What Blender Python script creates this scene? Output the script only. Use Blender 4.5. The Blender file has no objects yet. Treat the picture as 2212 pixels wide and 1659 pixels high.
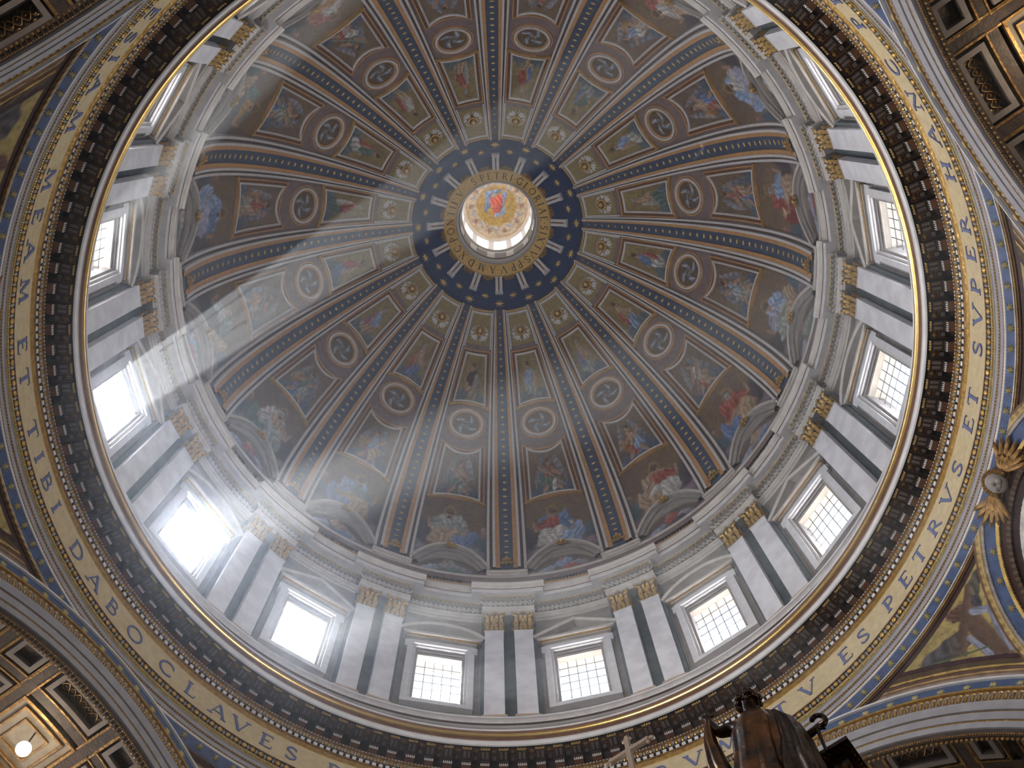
import bpy, math, random
import numpy as np
from mathutils import Matrix, Vector
random.seed(7); np.random.seed(7)
SC = bpy.context.scene
COL = SC.collection
ZS = 1.6                     # the camera stands 1.6 m above the floor
RAD = math.radians
SEC = 22.5                   # sixteen sectors

# ------------------------------------------------------------------ camera
cam_d = bpy.data.cameras.new('camera'); cam = bpy.data.objects.new('camera', cam_d); COL.objects.link(cam)
cam_d.sensor_width = 36.0; cam_d.lens = 36.0 * 2400.5183 / 2212.0
cam_d.shift_x = (1106.0 - 1103.03) / 2212.0; cam_d.shift_y = (830.007 - 829.5) / 2212.0
cam_d.clip_end = 400
_r = Vector((0.99959912, 0.02377355, -0.01537605)); _d = Vector((-0.02675649, 0.97077812, -0.23848256)); _f = Vector((0.00925716, 0.23879837, 0.97102505))
cam.matrix_world = Matrix(((_r.x, -_d.x, -_f.x, -0.1112), (_r.y, -_d.y, -_f.y, -9.9567), (_r.z, -_d.z, -_f.z, ZS), (0, 0, 0, 1)))
SC.camera = cam

# ------------------------------------------------------------------ exposure, sky, sun, daylight, fill lamps
SC.view_settings.view_transform = 'Standard'; SC.view_settings.look = 'None'
SC.view_settings.exposure = -0.95; SC.view_settings.gamma = 1.0; SC.view_settings.use_curve_mapping = False
SC.cycles.max_bounces = 5; SC.cycles.diffuse_bounces = 3; SC.cycles.glossy_bounces = 2; SC.cycles.transmission_bounces = 2
SC.cycles.volume_bounces = 0; SC.cycles.transparent_max_bounces = 6; SC.cycles.volume_step_rate = 4
SC.cycles.caustics_reflective = False; SC.cycles.caustics_refractive = False
SC.cycles.sample_clamp_indirect = 4.0; SC.cycles.use_adaptive_sampling = True; SC.cycles.adaptive_threshold = 0.03
W = bpy.data.worlds.new('sky'); SC.world = W; W.use_nodes = True
_b = W.node_tree.nodes['Background']; _b.inputs[0].default_value = (0.80, 0.85, 1.0, 1); _b.inputs[1].default_value = 4.0
SUNV = Vector((-0.852, 0.551, 0.902)).normalized()
sl = bpy.data.lights.new('sun', 'SUN'); sl.energy = 120.0; sl.angle = RAD(0.6); sl.color = (1.0, 0.97, 0.92)
so = bpy.data.objects.new('sun', sl); COL.objects.link(so); so.rotation_euler = (-SUNV).to_track_quat('-Z', 'Y').to_euler(); so.location = SUNV * 150
def area(name, loc, look, sx, sy, power, col=(0.9, 0.94, 1.0)):
    l = bpy.data.lights.new(name, 'AREA'); l.shape = 'RECTANGLE'; l.size = sx; l.size_y = sy; l.energy = power; l.color = col
    o = bpy.data.objects.new(name, l); COL.objects.link(o); o.location = loc
    o.rotation_euler = Vector(look).to_track_quat('-Z', 'Y').to_euler()
    return o
DOME_FILL, WIN_DOWN = 1500.0, 195.0
for k in range(16):
    a = RAD((k + .5) * SEC); s, c = math.sin(a), math.cos(a)
    toward = max(0.0, s * -0.84 + c * 0.54)      # windows towards the sun look into a brighter sky
    area('window_daylight', (20.62 * s, 20.62 * c, 54.4 + ZS), (-s, -c, -0.10), 2.5, 4.7, WIN_DOWN * (1.0 + 38.0 * toward ** 10), (.84, .90, 1.0))
    area('dome_fill_light', (20.55 * s, 20.55 * c, 52.35 + ZS), (-s, -c, 1.25), 2.4, 0.8, DOME_FILL, (.92, .93, 1.0))  # up-facing fill lamp added at each sill to brighten the dome
for k in range(4):          # unseen fill lamps added far down the four arms, in place of nave daylight
    a = RAD(33.75 + 90 * k); s, c = math.sin(a), math.cos(a)
    o = area('arm_fill_light', (46 * s, 46 * c, 14 + ZS), (-s, -c, 0.42), 20, 16, (950.0, 1400.0, 3000.0, 4300.0)[k], (1.0, 0.97, 0.95)); o.data.spread = RAD(44)

# ------------------------------------------------------------------ materials
def new_mat(name):
    m = bpy.data.materials.new(name); m.use_nodes = True
    return m, m.node_tree.nodes, m.node_tree.links, m.node_tree.nodes['Principled BSDF']
def mat(name, col, col2=None, rough=.6, metal=0., scale=2., detail=4., bump=0., bscale=None, lo=.35, hi=.65, spec=.4):
    m, N, L, P = new_mat(name)
    P.inputs['Roughness'].default_value = rough; P.inputs['Metallic'].default_value = metal
    P.inputs['Specular IOR Level'].default_value = spec
    P.inputs['Base Color'].default_value = (*col, 1)
    if col2 or bump:
        g = N.new('ShaderNodeNewGeometry')
        n = N.new('ShaderNodeTexNoise'); n.inputs['Scale'].default_value = scale; n.inputs['Detail'].default_value = detail
        L.new(g.outputs['Position'], n.inputs['Vector'])
        if col2:
            r = N.new('ShaderNodeValToRGB'); r.color_ramp.elements[0].position = lo; r.color_ramp.elements[1].position = hi
            r.color_ramp.elements[0].color = (*col, 1); r.color_ramp.elements[1].color = (*col2, 1)
            L.new(n.outputs[0], r.inputs[0]); L.new(r.outputs[0], P.inputs['Base Color'])
        if bump:
            b = N.new('ShaderNodeBump'); b.inputs['Strength'].default_value = bump; b.inputs['Distance'].default_value = .06
            src = n
            if bscale:
                src = N.new('ShaderNodeTexNoise'); src.inputs['Scale'].default_value = bscale; src.inputs['Detail'].default_value = 3
                L.new(g.outputs['Position'], src.inputs['Vector'])
            L.new(src.outputs[0], b.inputs['Height']); L.new(b.outputs[0], P.inputs['Normal'])
    return m
def paint_mat(name, rough=.5, gold=(.36, .235, .07)):
    # mosaic picture: colours of the picture sit in a colour attribute, small tesserae vary them
    m, N, L, P = new_mat(name)
    a = N.new('ShaderNodeAttribute'); a.attribute_name = 'Col'
    g = N.new('ShaderNodeNewGeometry'); n = N.new('ShaderNodeTexNoise'); n.inputs['Scale'].default_value = 3.2; n.inputs['Detail'].default_value = 5
    L.new(g.outputs['Position'], n.inputs['Vector'])
    mr = N.new('ShaderNodeMapRange'); mr.inputs[1].default_value = .3; mr.inputs[2].default_value = .7; mr.inputs[3].default_value = .72; mr.inputs[4].default_value = 1.28
    L.new(n.outputs[0], mr.inputs[0])
    v = N.new('ShaderNodeVectorMath'); v.operation = 'SCALE'; L.new(a.outputs['Color'], v.inputs[0]); L.new(mr.outputs[0], v.inputs['Scale'])
    L.new(v.outputs[0], P.inputs['Base Color']); P.inputs['Roughness'].default_value = rough; P.inputs['Specular IOR Level'].default_value = .3
    return m
M = dict(
 marble=mat('white_veined_marble', (.62, .58, .58), (.74, .71, .70), .45, 0, 1.1, 6, lo=.4, hi=.6),
 fillet=mat('pale_stucco_moulding', (.56, .51, .48), (.66, .61, .57), .6, 0, 2.5),
 cream=mat('cream_travertine_moulding', (.50, .44, .375), (.61, .55, .48), .6, 0, 1.6, 5),
 grey=mat('grey_stone', (.26, .228, .205), (.35, .31, .28), .6, 0, 1.3, 5),
 tan=mat('tan_stone', (.34, .29, .23), (.44, .38, .31), .6, 0, 1.2, 5),
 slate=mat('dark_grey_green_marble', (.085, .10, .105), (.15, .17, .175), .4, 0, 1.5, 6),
 gilt=mat('gilt_stucco', (.42, .25, .07), (.60, .38, .13), .38, .55, 6., 4, .35, 9),
 gilt_dark=mat('old_gilding', (.17, .085, .025), (.34, .19, .055), .42, .5, 5., 4, .4, 9),
 gilt_bright=mat('burnished_gilt', (.62, .40, .12), (.72, .50, .18), .25, .85, 3.),
 ochre=mat('ochre_gilded_band', (.52, .275, .10), (.66, .36, .14), .5, .25, 2.2),
 web=mat('mauve_brown_mosaic', (.17, .115, .108), (.25, .175, .155), .6, 0, 2.6, 6),
 webgold=mat('dull_gold_mosaic', (.27, .20, .085), (.38, .29, .12), .5, .2, 4.),
 groove=mat('dark_brown_groove', (.095, .058, .048), (.14, .088, .07), .7, 0, 3.),
 bluerib=mat('blue_mosaic', (.040, .055, .10), (.07, .09, .14), .5, 0, 2.5, 5),
 bluedeep=mat('deep_blue_mosaic', (.012, .022, .075), (.022, .036, .10), .5, 0, 2.0, 5),
 bluelow=mat('bright_blue_mosaic', (.055, .085, .17), (.08, .12, .22), .5, 0, 2.0, 5),
 star=mat('gold_star_mosaic', (.60, .38, .10), (.75, .52, .16), .4, .4, 6.),
 starp=mat('pale_gold_star', (.62, .52, .25), None, .4, .2),
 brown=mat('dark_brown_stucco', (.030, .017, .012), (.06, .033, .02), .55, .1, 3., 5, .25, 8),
 redbrown=mat('red_brown_stucco', (.13, .052, .022), (.19, .085, .035), .5, .1, 3.),
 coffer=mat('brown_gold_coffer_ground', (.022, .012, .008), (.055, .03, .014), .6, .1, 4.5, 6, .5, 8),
 cofframe=mat('grey_brown_coffer_frame', (.15, .12, .105), (.20, .165, .145), .6, 0, 2.),
 frieze=mat('gold_ground_mosaic', (.56, .44, .25), (.66, .53, .32), .55, .1, 3.5, 6),
 letter=mat('blue_letter_mosaic', (.11, .13, .26), (.15, .17, .32), .5, 0, 5.),
 letterd=mat('dark_letter_mosaic', (.05, .035, .03), None, .5),
 inscr=mat('ochre_gold_ground', (.60, .36, .09), (.72, .46, .14), .5, .25, 4.),
 white=mat('white_stucco', (.62, .59, .58), (.72, .69, .67), .5, 0, 2.),
 iron=mat('window_iron', (.05, .045, .04), None, .6),
 archband=mat('pale_grey_arch_stucco', (.30, .285, .30), (.36, .345, .36), .5, 0, 2.),
 leafgrey=mat('brown_grey_leaf', (.12, .09, .075), (.17, .13, .11), .6, 0, 3.),
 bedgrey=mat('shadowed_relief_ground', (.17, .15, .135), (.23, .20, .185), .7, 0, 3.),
 lampglow=mat('lamp_glow_coffer_ground', (.20, .165, .13), (.28, .23, .18), .6, 0, 2.5, 5),
 basem=mat('warm_orange_stone', (.42, .30, .21), (.52, .39, .28), .6, 0, 2.),
 bronze=mat('dark_bronze', (.018, .011, .008), (.06, .028, .010), .28, .8, 2.2, 5, .3, 5),
 bronzegold=mat('bronze_gilded_folds', (.17, .065, .014), (.025, .012, .006), .28, .8, 1.6, 4, .3, 5, .4, .62),
 floor=mat('polychrome_marble_floor', (.34, .29, .24), (.46, .41, .35), .35, 0, .4),
 crossm=mat('pale_gilt_cross', (.36, .27, .20), None, .5, .1),
)
M['paint'] = paint_mat('picture_mosaic')
M['pend'] = paint_mat('pendentive_mosaic')
def glass_mat():
    m, N, L, P = new_mat('window_glass'); N.remove(P)
    t = N.new('ShaderNodeBsdfTransparent'); t.inputs[0].default_value = (.96, .98, 1, 1)
    g = N.new('ShaderNodeBsdfGlossy'); g.inputs['Roughness'].default_value = .1
    x = N.new('ShaderNodeMixShader'); x.inputs[0].default_value = .05
    L.new(t.outputs[0], x.inputs[1]); L.new(g.outputs[0], x.inputs[2]); L.new(x.outputs[0], N['Material Output'].inputs[0]); return m
M['glass'] = glass_mat()
def emit_mat(name, col, st):
    m, N, L, P = new_mat(name); P.inputs['Emission Color'].default_value = (*col, 1); P.inputs['Emission Strength'].default_value = st
    P.inputs['Base Color'].default_value = (*col, 1); return m
M['bulb'] = emit_mat('lamp_bulb', (1.0, .86, .62), 60)

# ------------------------------------------------------------------ mesh helpers
def pol(phi, R, h):
    """azimuth in degrees from +Y towards +X, radius, height above the eye"""
    p = np.radians(phi); R = np.asarray(R, float)
    return np.stack(np.broadcast_arrays(R * np.sin(p), R * np.cos(p), np.asarray(h, float) + ZS), -1)
class MB:
    def __init__(s): s.v = []; s.f = []; s.n = 0; s.c = []
    def add(s, V, F, C=None):
        V = np.asarray(V, float).reshape(-1, 3); s.v.append(V); s.f += [tuple(i + s.n for i in f) for f in F]; s.n += len(V)
        if C is not None: s.c.append(np.asarray(C, float).reshape(-1, 3))
    def grid(s, G, cu=False, cv=False, C=None):
        G = np.asarray(G, float); a, b = G.shape[:2]; F = []
        I = np.arange(a * b).reshape(a, b) + s.n
        if cu: I = np.vstack([I, I[:1]])
        if cv: I = np.hstack([I, I[:, :1]])
        q = np.stack([I[:-1, :-1], I[1:, :-1], I[1:, 1:], I[:-1, 1:]], -1).reshape(-1, 4)
        s.v.append(G.reshape(-1, 3)); s.n += a * b; s.f += [tuple(x) for x in q.tolist()]
        if C is not None: s.c.append(np.asarray(C, float).reshape(-1, 3))
    def box(s, c, ax, ay, az):
        c = np.asarray(c, float); ax, ay, az = map(lambda q: np.asarray(q, float), (ax, ay, az))
        V = [c + i * ax + j * ay + k * az for i in (-1, 1) for j in (-1, 1) for k in (-1, 1)]
        s.add(V, [(0, 1, 3, 2), (4, 6, 7, 5), (0, 4, 5, 1), (2, 3, 7, 6), (0, 2, 6, 4), (1, 5, 7, 3)])
    def bx(s, x0, x1, y0, y1, z0, z1):
        s.box(((x0 + x1) / 2, (y0 + y1) / 2, (z0 + z1) / 2), ((x1 - x0) / 2, 0, 0), (0, (y1 - y0) / 2, 0), (0, 0, (z1 - z0) / 2))
    def ell(s, c, ax, ay, az, nu=10, nv=6):
        c, ax, ay, az = [np.asarray(q, float) for q in (c, ax, ay, az)]
        u = np.linspace(0, 2 * np.pi, nu, endpoint=False)[:, None, None]; w = np.linspace(-np.pi / 2, np.pi / 2, nv)[None, :, None]
        s.grid(c + np.cos(u) * np.cos(w) * ax + np.sin(u) * np.cos(w) * ay + np.sin(w) * az * np.ones_like(u), cu=True)
    def tube(s, P, r, n=8, caps=True):
        P = [Vector(p) for p in P]; r = [r] * len(P) if np.isscalar(r) else r; rows = []
        T0 = (P[1] - P[0]).normalized(); up = Vector((0, 0, 1)) if abs(T0.z) < .9 else Vector((1, 0, 0)); X = T0.cross(up).normalized()
        for i, p in enumerate(P):
            T = (P[min(i + 1, len(P) - 1)] - P[max(i - 1, 0)]).normalized(); X = (X - T * X.dot(T)).normalized(); Y = T.cross(X)
            rows.append([p + (X * math.cos(q) + Y * math.sin(q)) * r[i] for q in np.linspace(0, 2 * math.pi, n, endpoint=False)])
        s.grid(np.array(rows), cv=True)
        if caps: k = s.n; s.f += [tuple(range(k - n * len(P), k - n * len(P) + n))[::-1], tuple(range(k - n, k))]
    def sweep(s, P, Nn, prof, closed=False, pc=False):
        """profile [(lateral, out)] swept along P whose surface normals (towards the viewer) are Nn; mitred"""
        P = np.asarray(P, float); Nn = np.asarray(Nn, float); n = len(P); rows = []
        for i in range(n):
            a = P[(i - 1) % n] if (closed or i > 0) else P[0]; b = P[(i + 1) % n] if (closed or i < n - 1) else P[-1]
            t1 = P[i] - a; t2 = b - P[i]
            if np.linalg.norm(t1) < 1e-9: t1 = t2
            if np.linalg.norm(t2) < 1e-9: t2 = t1
            t1 /= np.linalg.norm(t1); t2 /= np.linalg.norm(t2); t = t1 + t2; t /= max(np.linalg.norm(t), 1e-6)
            N_ = Nn[i] / np.linalg.norm(Nn[i]); B = np.cross(N_, t); B /= np.linalg.norm(B); k = 1 / max(abs(t @ t1), .45)
            rows.append([P[i] + B * u * k + N_ * w for u, w in prof])
        s.grid(rows, cu=closed, cv=pc)
    def build(s, name, m, parent=None, base=(0, 0, 0), smooth=False, kind=None):
        me = bpy.data.meshes.new(name); V = np.concatenate(s.v) - np.asarray(base, float)
        me.from_pydata(V.tolist(), [], s.f)
        if s.c:
            at = me.color_attributes.new('Col', 'FLOAT_COLOR', 'POINT'); Cc = np.concatenate(s.c); at.data.foreach_set('color', np.c_[Cc, np.ones(len(Cc))].astype(np.float32).ravel())
        me.materials.append(M[m] if isinstance(m, str) else m)
        if smooth: me.polygons.foreach_set('use_smooth', [True] * len(me.polygons))
        me.update()
        o = bpy.data.objects.new(name, me); COL.objects.link(o)
        if parent: o.parent = parent
        if kind: o['kind'] = kind
        return o
def empty(name, loc=(0, 0, 0), rz=0.):
    o = bpy.data.objects.new(name, None); COL.objects.link(o); o.location = loc; o.rotation_euler = (0, 0, rz); o.empty_display_size = .3; return o
def tag(o, label, cat, group=None, kind=None):
    o['label'] = label; o['category'] = cat
    if group: o['group'] = group
    if kind: o['kind'] = kind
    return o
def copy_tree(o, parent=None):
    c = o.copy(); COL.objects.link(c); c.parent = parent
    for ch in list(o.children): copy_tree(ch, c)
    return c
def place(o, phi, R, h):
    a = RAD(phi); o.location = (R * math.sin(a), R * math.cos(a), h + ZS); o.rotation_euler = (0, 0, -a); return o
def ring(name, prof, m, parent=None, n=384, smooth=True, a0=0, a1=360, base=(0, 0, 0)):
    mb = MB(); full = abs(a1 - a0 - 360) < 1e-6
    ph = np.linspace(a0, a1, n, endpoint=not full)[:, None]; pr = np.array(prof, float)
    mb.grid(pol(ph, pr[None, :, 0], pr[None, :, 1]), cu=full)
    return mb.build(name, m, parent, base, smooth=False)
# dome surface: arc of radius 37 m about a point 16.9 m past the axis
def dome(phi, s, off=0.):
    a = np.asarray(s, float) / 37.0; r = 37.0 - off
    return pol(phi, -16.9 + r * np.cos(a), 72.0 + r * np.sin(a))
def dome_n(phi, s):
    a = np.asarray(s, float) / 37.0; p = np.radians(phi); c = -np.cos(a)
    return np.stack(np.broadcast_arrays(c * np.sin(p), c * np.cos(p), -np.sin(a)), -1)
def densify(path, step=.5, closed=True):
    out = []; n = len(path)
    for i in range(n if closed else n - 1):
        a = np.array(path[i], float); b = np.array(path[(i + 1) % n], float); k = max(1, int(np.ceil(np.linalg.norm((b - a) * [.3, 1]) / step)))
        out += [tuple(a + (b - a) * j / k) for j in range(k)]
    if not closed: out.append(tuple(path[-1]))
    return out
def on_dome(mb, path, prof, off=0., closed=True, step=.5, dens=True):
    q = np.array(densify(path, step, closed) if dens else path)
    mb.sweep(dome(q[:, 0], q[:, 1], off), dome_n(q[:, 0], q[:, 1]), prof, closed)
# where a thing is, in words, for each of the sixteen sectors (index k: sector between rib k and rib k+1, counter-clockwise in the picture from the bottom)
SPOT = ['just right of bottom centre', 'at lower right, second from bottom centre', 'at lower right, third from bottom centre', 'at right, below the middle',
        'at right, just above the middle', 'at upper right, second above the middle', 'at upper right, third above the middle', 'just right of top centre',
        'just left of top centre', 'at upper left, third above the middle', 'at upper left, second above the middle', 'at left, just above the middle',
        'at left, below the middle', 'at lower left, third from bottom centre', 'at lower left, second from bottom centre', 'just left of bottom centre']
RIBSPOT = ['at bottom centre', 'first to the right of bottom', 'at lower right', 'second below the right middle', 'at the right middle', 'second above the right middle',
           'at upper right', 'first to the right of top', 'at top centre', 'first to the left of top', 'at upper left', 'second above the left middle', 'at the left middle',
           'second below the left middle', 'at lower left', 'first to the left of bottom']
# ================================================================== floor and crossing piers (below the picture)
mb = MB(); mb.grid(pol(np.linspace(0, 360, 64, endpoint=False)[:, None], np.array([0, 20, 40, 60.])[None], -ZS), cu=True)
tag(mb.build('floor', 'floor'), 'coloured marble floor of the crossing', 'floor', kind='structure')

# ================================================================== great cornice of the ring
def solid_arc(mb, prof, a0, a1, n=8):
    ph = np.linspace(a0, a1, n)[:, None]; pr = np.array(prof, float); b = mb.n
    mb.grid(pol(ph, pr[None, :, 0], pr[None, :, 1]), cv=True); m = len(prof)
    mb.f += [tuple(range(b, b + m))[::-1], tuple(range(b + (n - 1) * m, b + n * m))]
t1 = tag(empty('trim_1', (0, 0, 43.5 + ZS)), 'great projecting ring cornice with gilded edge and dark bracketed underside', 'cornice', kind='structure')
B1 = (0, 0, 43.5 + ZS)
ring('top_shelf', [(20.0, 44.62), (16.93, 44.56)], 'grey', t1, base=B1)
ring('thin_fillet', [(16.93, 44.56), (16.88, 44.54), (16.88, 44.45), (16.90, 44.43)], 'white', t1, base=B1)
ring('brown_cavetto', [(16.90, 44.43), (16.94, 44.34), (16.93, 44.22), (16.88, 44.16)], 'redbrown', t1, base=B1)
th = np.linspace(0, 1, 9)
ring('gilt_roll', [(16.88 - .10 * math.sin(math.pi * t) ** .8, 44.16 - .26 * t) for t in th], 'gilt_bright', t1, base=B1)['label'] = 'burnished gilt roll moulding'
ring('pink_fillet', [(16.88, 43.90), (16.94, 43.86), (16.96, 43.76)], 'redbrown', t1, base=B1)
ring('white_fillet', [(16.96, 43.76), (17.0, 43.74), (17.03, 43.53), (17.09, 43.50)], 'white', t1, base=B1)
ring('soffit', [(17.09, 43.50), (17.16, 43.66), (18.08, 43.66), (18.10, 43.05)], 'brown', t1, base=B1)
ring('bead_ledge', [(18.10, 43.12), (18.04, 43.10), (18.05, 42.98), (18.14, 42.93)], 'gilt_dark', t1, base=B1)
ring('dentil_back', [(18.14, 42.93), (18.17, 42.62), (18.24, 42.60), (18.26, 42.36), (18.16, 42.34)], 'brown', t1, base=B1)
ring('gilt_lower_moulding', [(18.16, 42.34), (18.06, 42.31), (18.06, 42.24), (18.12, 42.2), (18.10, 42.14)], 'gilt_dark', t1, base=B1)
ring('gilt_lip', [(18.10, 42.14), (18.05, 42.10), (18.05, 42.03), (18.13, 41.98), (18.13, 41.9)], 'gilt', t1, base=B1)
PM = 360 / 136.
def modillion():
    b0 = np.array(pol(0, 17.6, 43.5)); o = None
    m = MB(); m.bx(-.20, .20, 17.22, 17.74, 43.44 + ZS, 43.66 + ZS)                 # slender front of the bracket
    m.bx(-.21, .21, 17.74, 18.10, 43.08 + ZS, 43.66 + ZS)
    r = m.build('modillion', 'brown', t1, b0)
    m = MB()
    for i in range(4): x = -.165 + .11 * i; m.ell((x, 17.20, 43.50 + ZS), (.05, 0, 0), (0, .04, 0), (0, 0, .08), 6, 4)
    m.bx(-.20, .20, 17.185, 17.225, 43.40 + ZS, 43.45 + ZS); m.build('gilt_front', 'gilt', r, b0)
    m = MB()
    for x in (-.095, .095): m.bx(x - .055, x + .055, 17.32, 17.66, 43.415 + ZS, 43.45 + ZS)
    m.build('underside_leaf', 'leafgrey', r, b0)
    m = MB(); m.bx(-.20, .20, 17.78, 18.06, 43.055 + ZS, 43.09 + ZS); m.build('underside_panel', 'redbrown', r, b0)
    m = MB()
    for i in range(5): m.ell((-.17 + .085 * i, 17.725, 43.12 + ZS), (.028, 0, 0), (0, .03, 0), (0, 0, .09), 6, 4)
    m.bx(-.2, .2, 17.73, 17.76, 43.06 + ZS, 43.09 + ZS)
    m.build('bead_row', 'white', r, b0)
    m = MB()     # coffer beside the bracket: rosette and small grey square
    m.ell((.415, 17.42, 43.63 + ZS), (.11, 0, 0), (0, .11, 0), (0, 0, .07), 8, 4)
    for a in range(6): q = RAD(60 * a); m.ell((.415 + .12 * math.cos(q), 17.42 + .12 * math.sin(q), 43.65 + ZS), (.05, 0, 0), (0, .05, 0), (0, 0, .03), 6, 4)
    m.build('rosette', 'gilt_dark', r, b0)
    m = MB(); m.bx(.33, .50, 17.66, 17.82, 43.58 + ZS, 43.66 + ZS); m.build('square_boss', 'leafgrey', r, b0)
    m = MB(); m.bx(.24, .28, 17.25, 18.05, 43.60 + ZS, 43.66 + ZS); m.bx(.55, .59, 17.25, 18.05, 43.60 + ZS, 43.66 + ZS); m.bx(.28, .55, 17.575, 17.60, 43.60 + ZS, 43.66 + ZS)
    m.bx(.28, .55, 17.25, 17.27, 43.60 + ZS, 43.66 + ZS); m.build('coffer_rim', 'redbrown', r, b0)
    return r
m0 = modillion(); me_base = (17.6, 43.5)
def put(o, phi, R, h, base):
    a = RAD(phi); o.location = (R * math.sin(a), R * math.cos(a), h + ZS - base[2]); o.rotation_euler = (0, 0, -a)
for k in range(136):
    o = m0 if k == 0 else copy_tree(m0, t1); put(o, (k + .5) * PM, 17.6, 43.5, B1)
# dentils: the 300 that show as parts, the hidden rest joined
PD = 360 / 384.
def arc_hidden(phi): return -12 < ((phi + 180) % 360 - 180) < 36 or 148 < (phi % 360) < 226
d0 = None; rest = MB(); cnt = 0
for k in range(384):
    phi = (k + .5) * PD
    if not arc_hidden(phi) and cnt < 300:
        if d0 is None:
            m = MB(); m.bx(-.085, .085, 18.10, 18.26, 42.38 + ZS, 42.60 + ZS); d0 = m.build('dentil', 'white', t1, pol(0, 18.2, 42.5)); o = d0
        else: o = d0.copy(); COL.objects.link(o); o.parent = t1
        put(o, phi, 18.2, 42.5, B1); cnt += 1
    else:
        p = pol(phi, 18.18, 42.49); a = RAD(phi); rest.box(p, (.085 * math.cos(a), -.085 * math.sin(a), 0), (.08 * math.sin(a), .08 * math.cos(a), 0), (0, 0, .11))
rest.build('dentil_rest', 'white', t1, B1, kind='stuff')
eg = MB(); dt = MB(); tb = MB()
for k in range(384):
    phi = (k + .5) * PD; a = RAD(phi); X = np.array([math.cos(a), -math.sin(a), 0]); Y = np.array([math.sin(a), math.cos(a), 0]); Z = np.array([0, 0, 1.])
    eg.ell(pol(phi, 18.11, 42.79), X * .095, Y * .08, Z * .12, 6, 4)
    q = pol(phi + PD / 2, 18.10, 42.79)
    for e in (-.03, .03): dt.box(q + X * e, X * .011, Y * .03, Z * .10)
    tb.ell(pol(phi, 18.03, 43.04), X * .055, Y * .03, Z * .04, 5, 3); tb.ell(pol(phi + PD / 2, 18.03, 43.04), X * .055, Y * .03, Z * .04, 5, 3)
eg.build('egg_row', 'gilt', t1, B1, kind='stuff'); dt.build('dart_row', 'white', t1, B1, kind='stuff'); tb.build('small_bead_row', 'fillet', t1, B1, kind='stuff')

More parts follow.
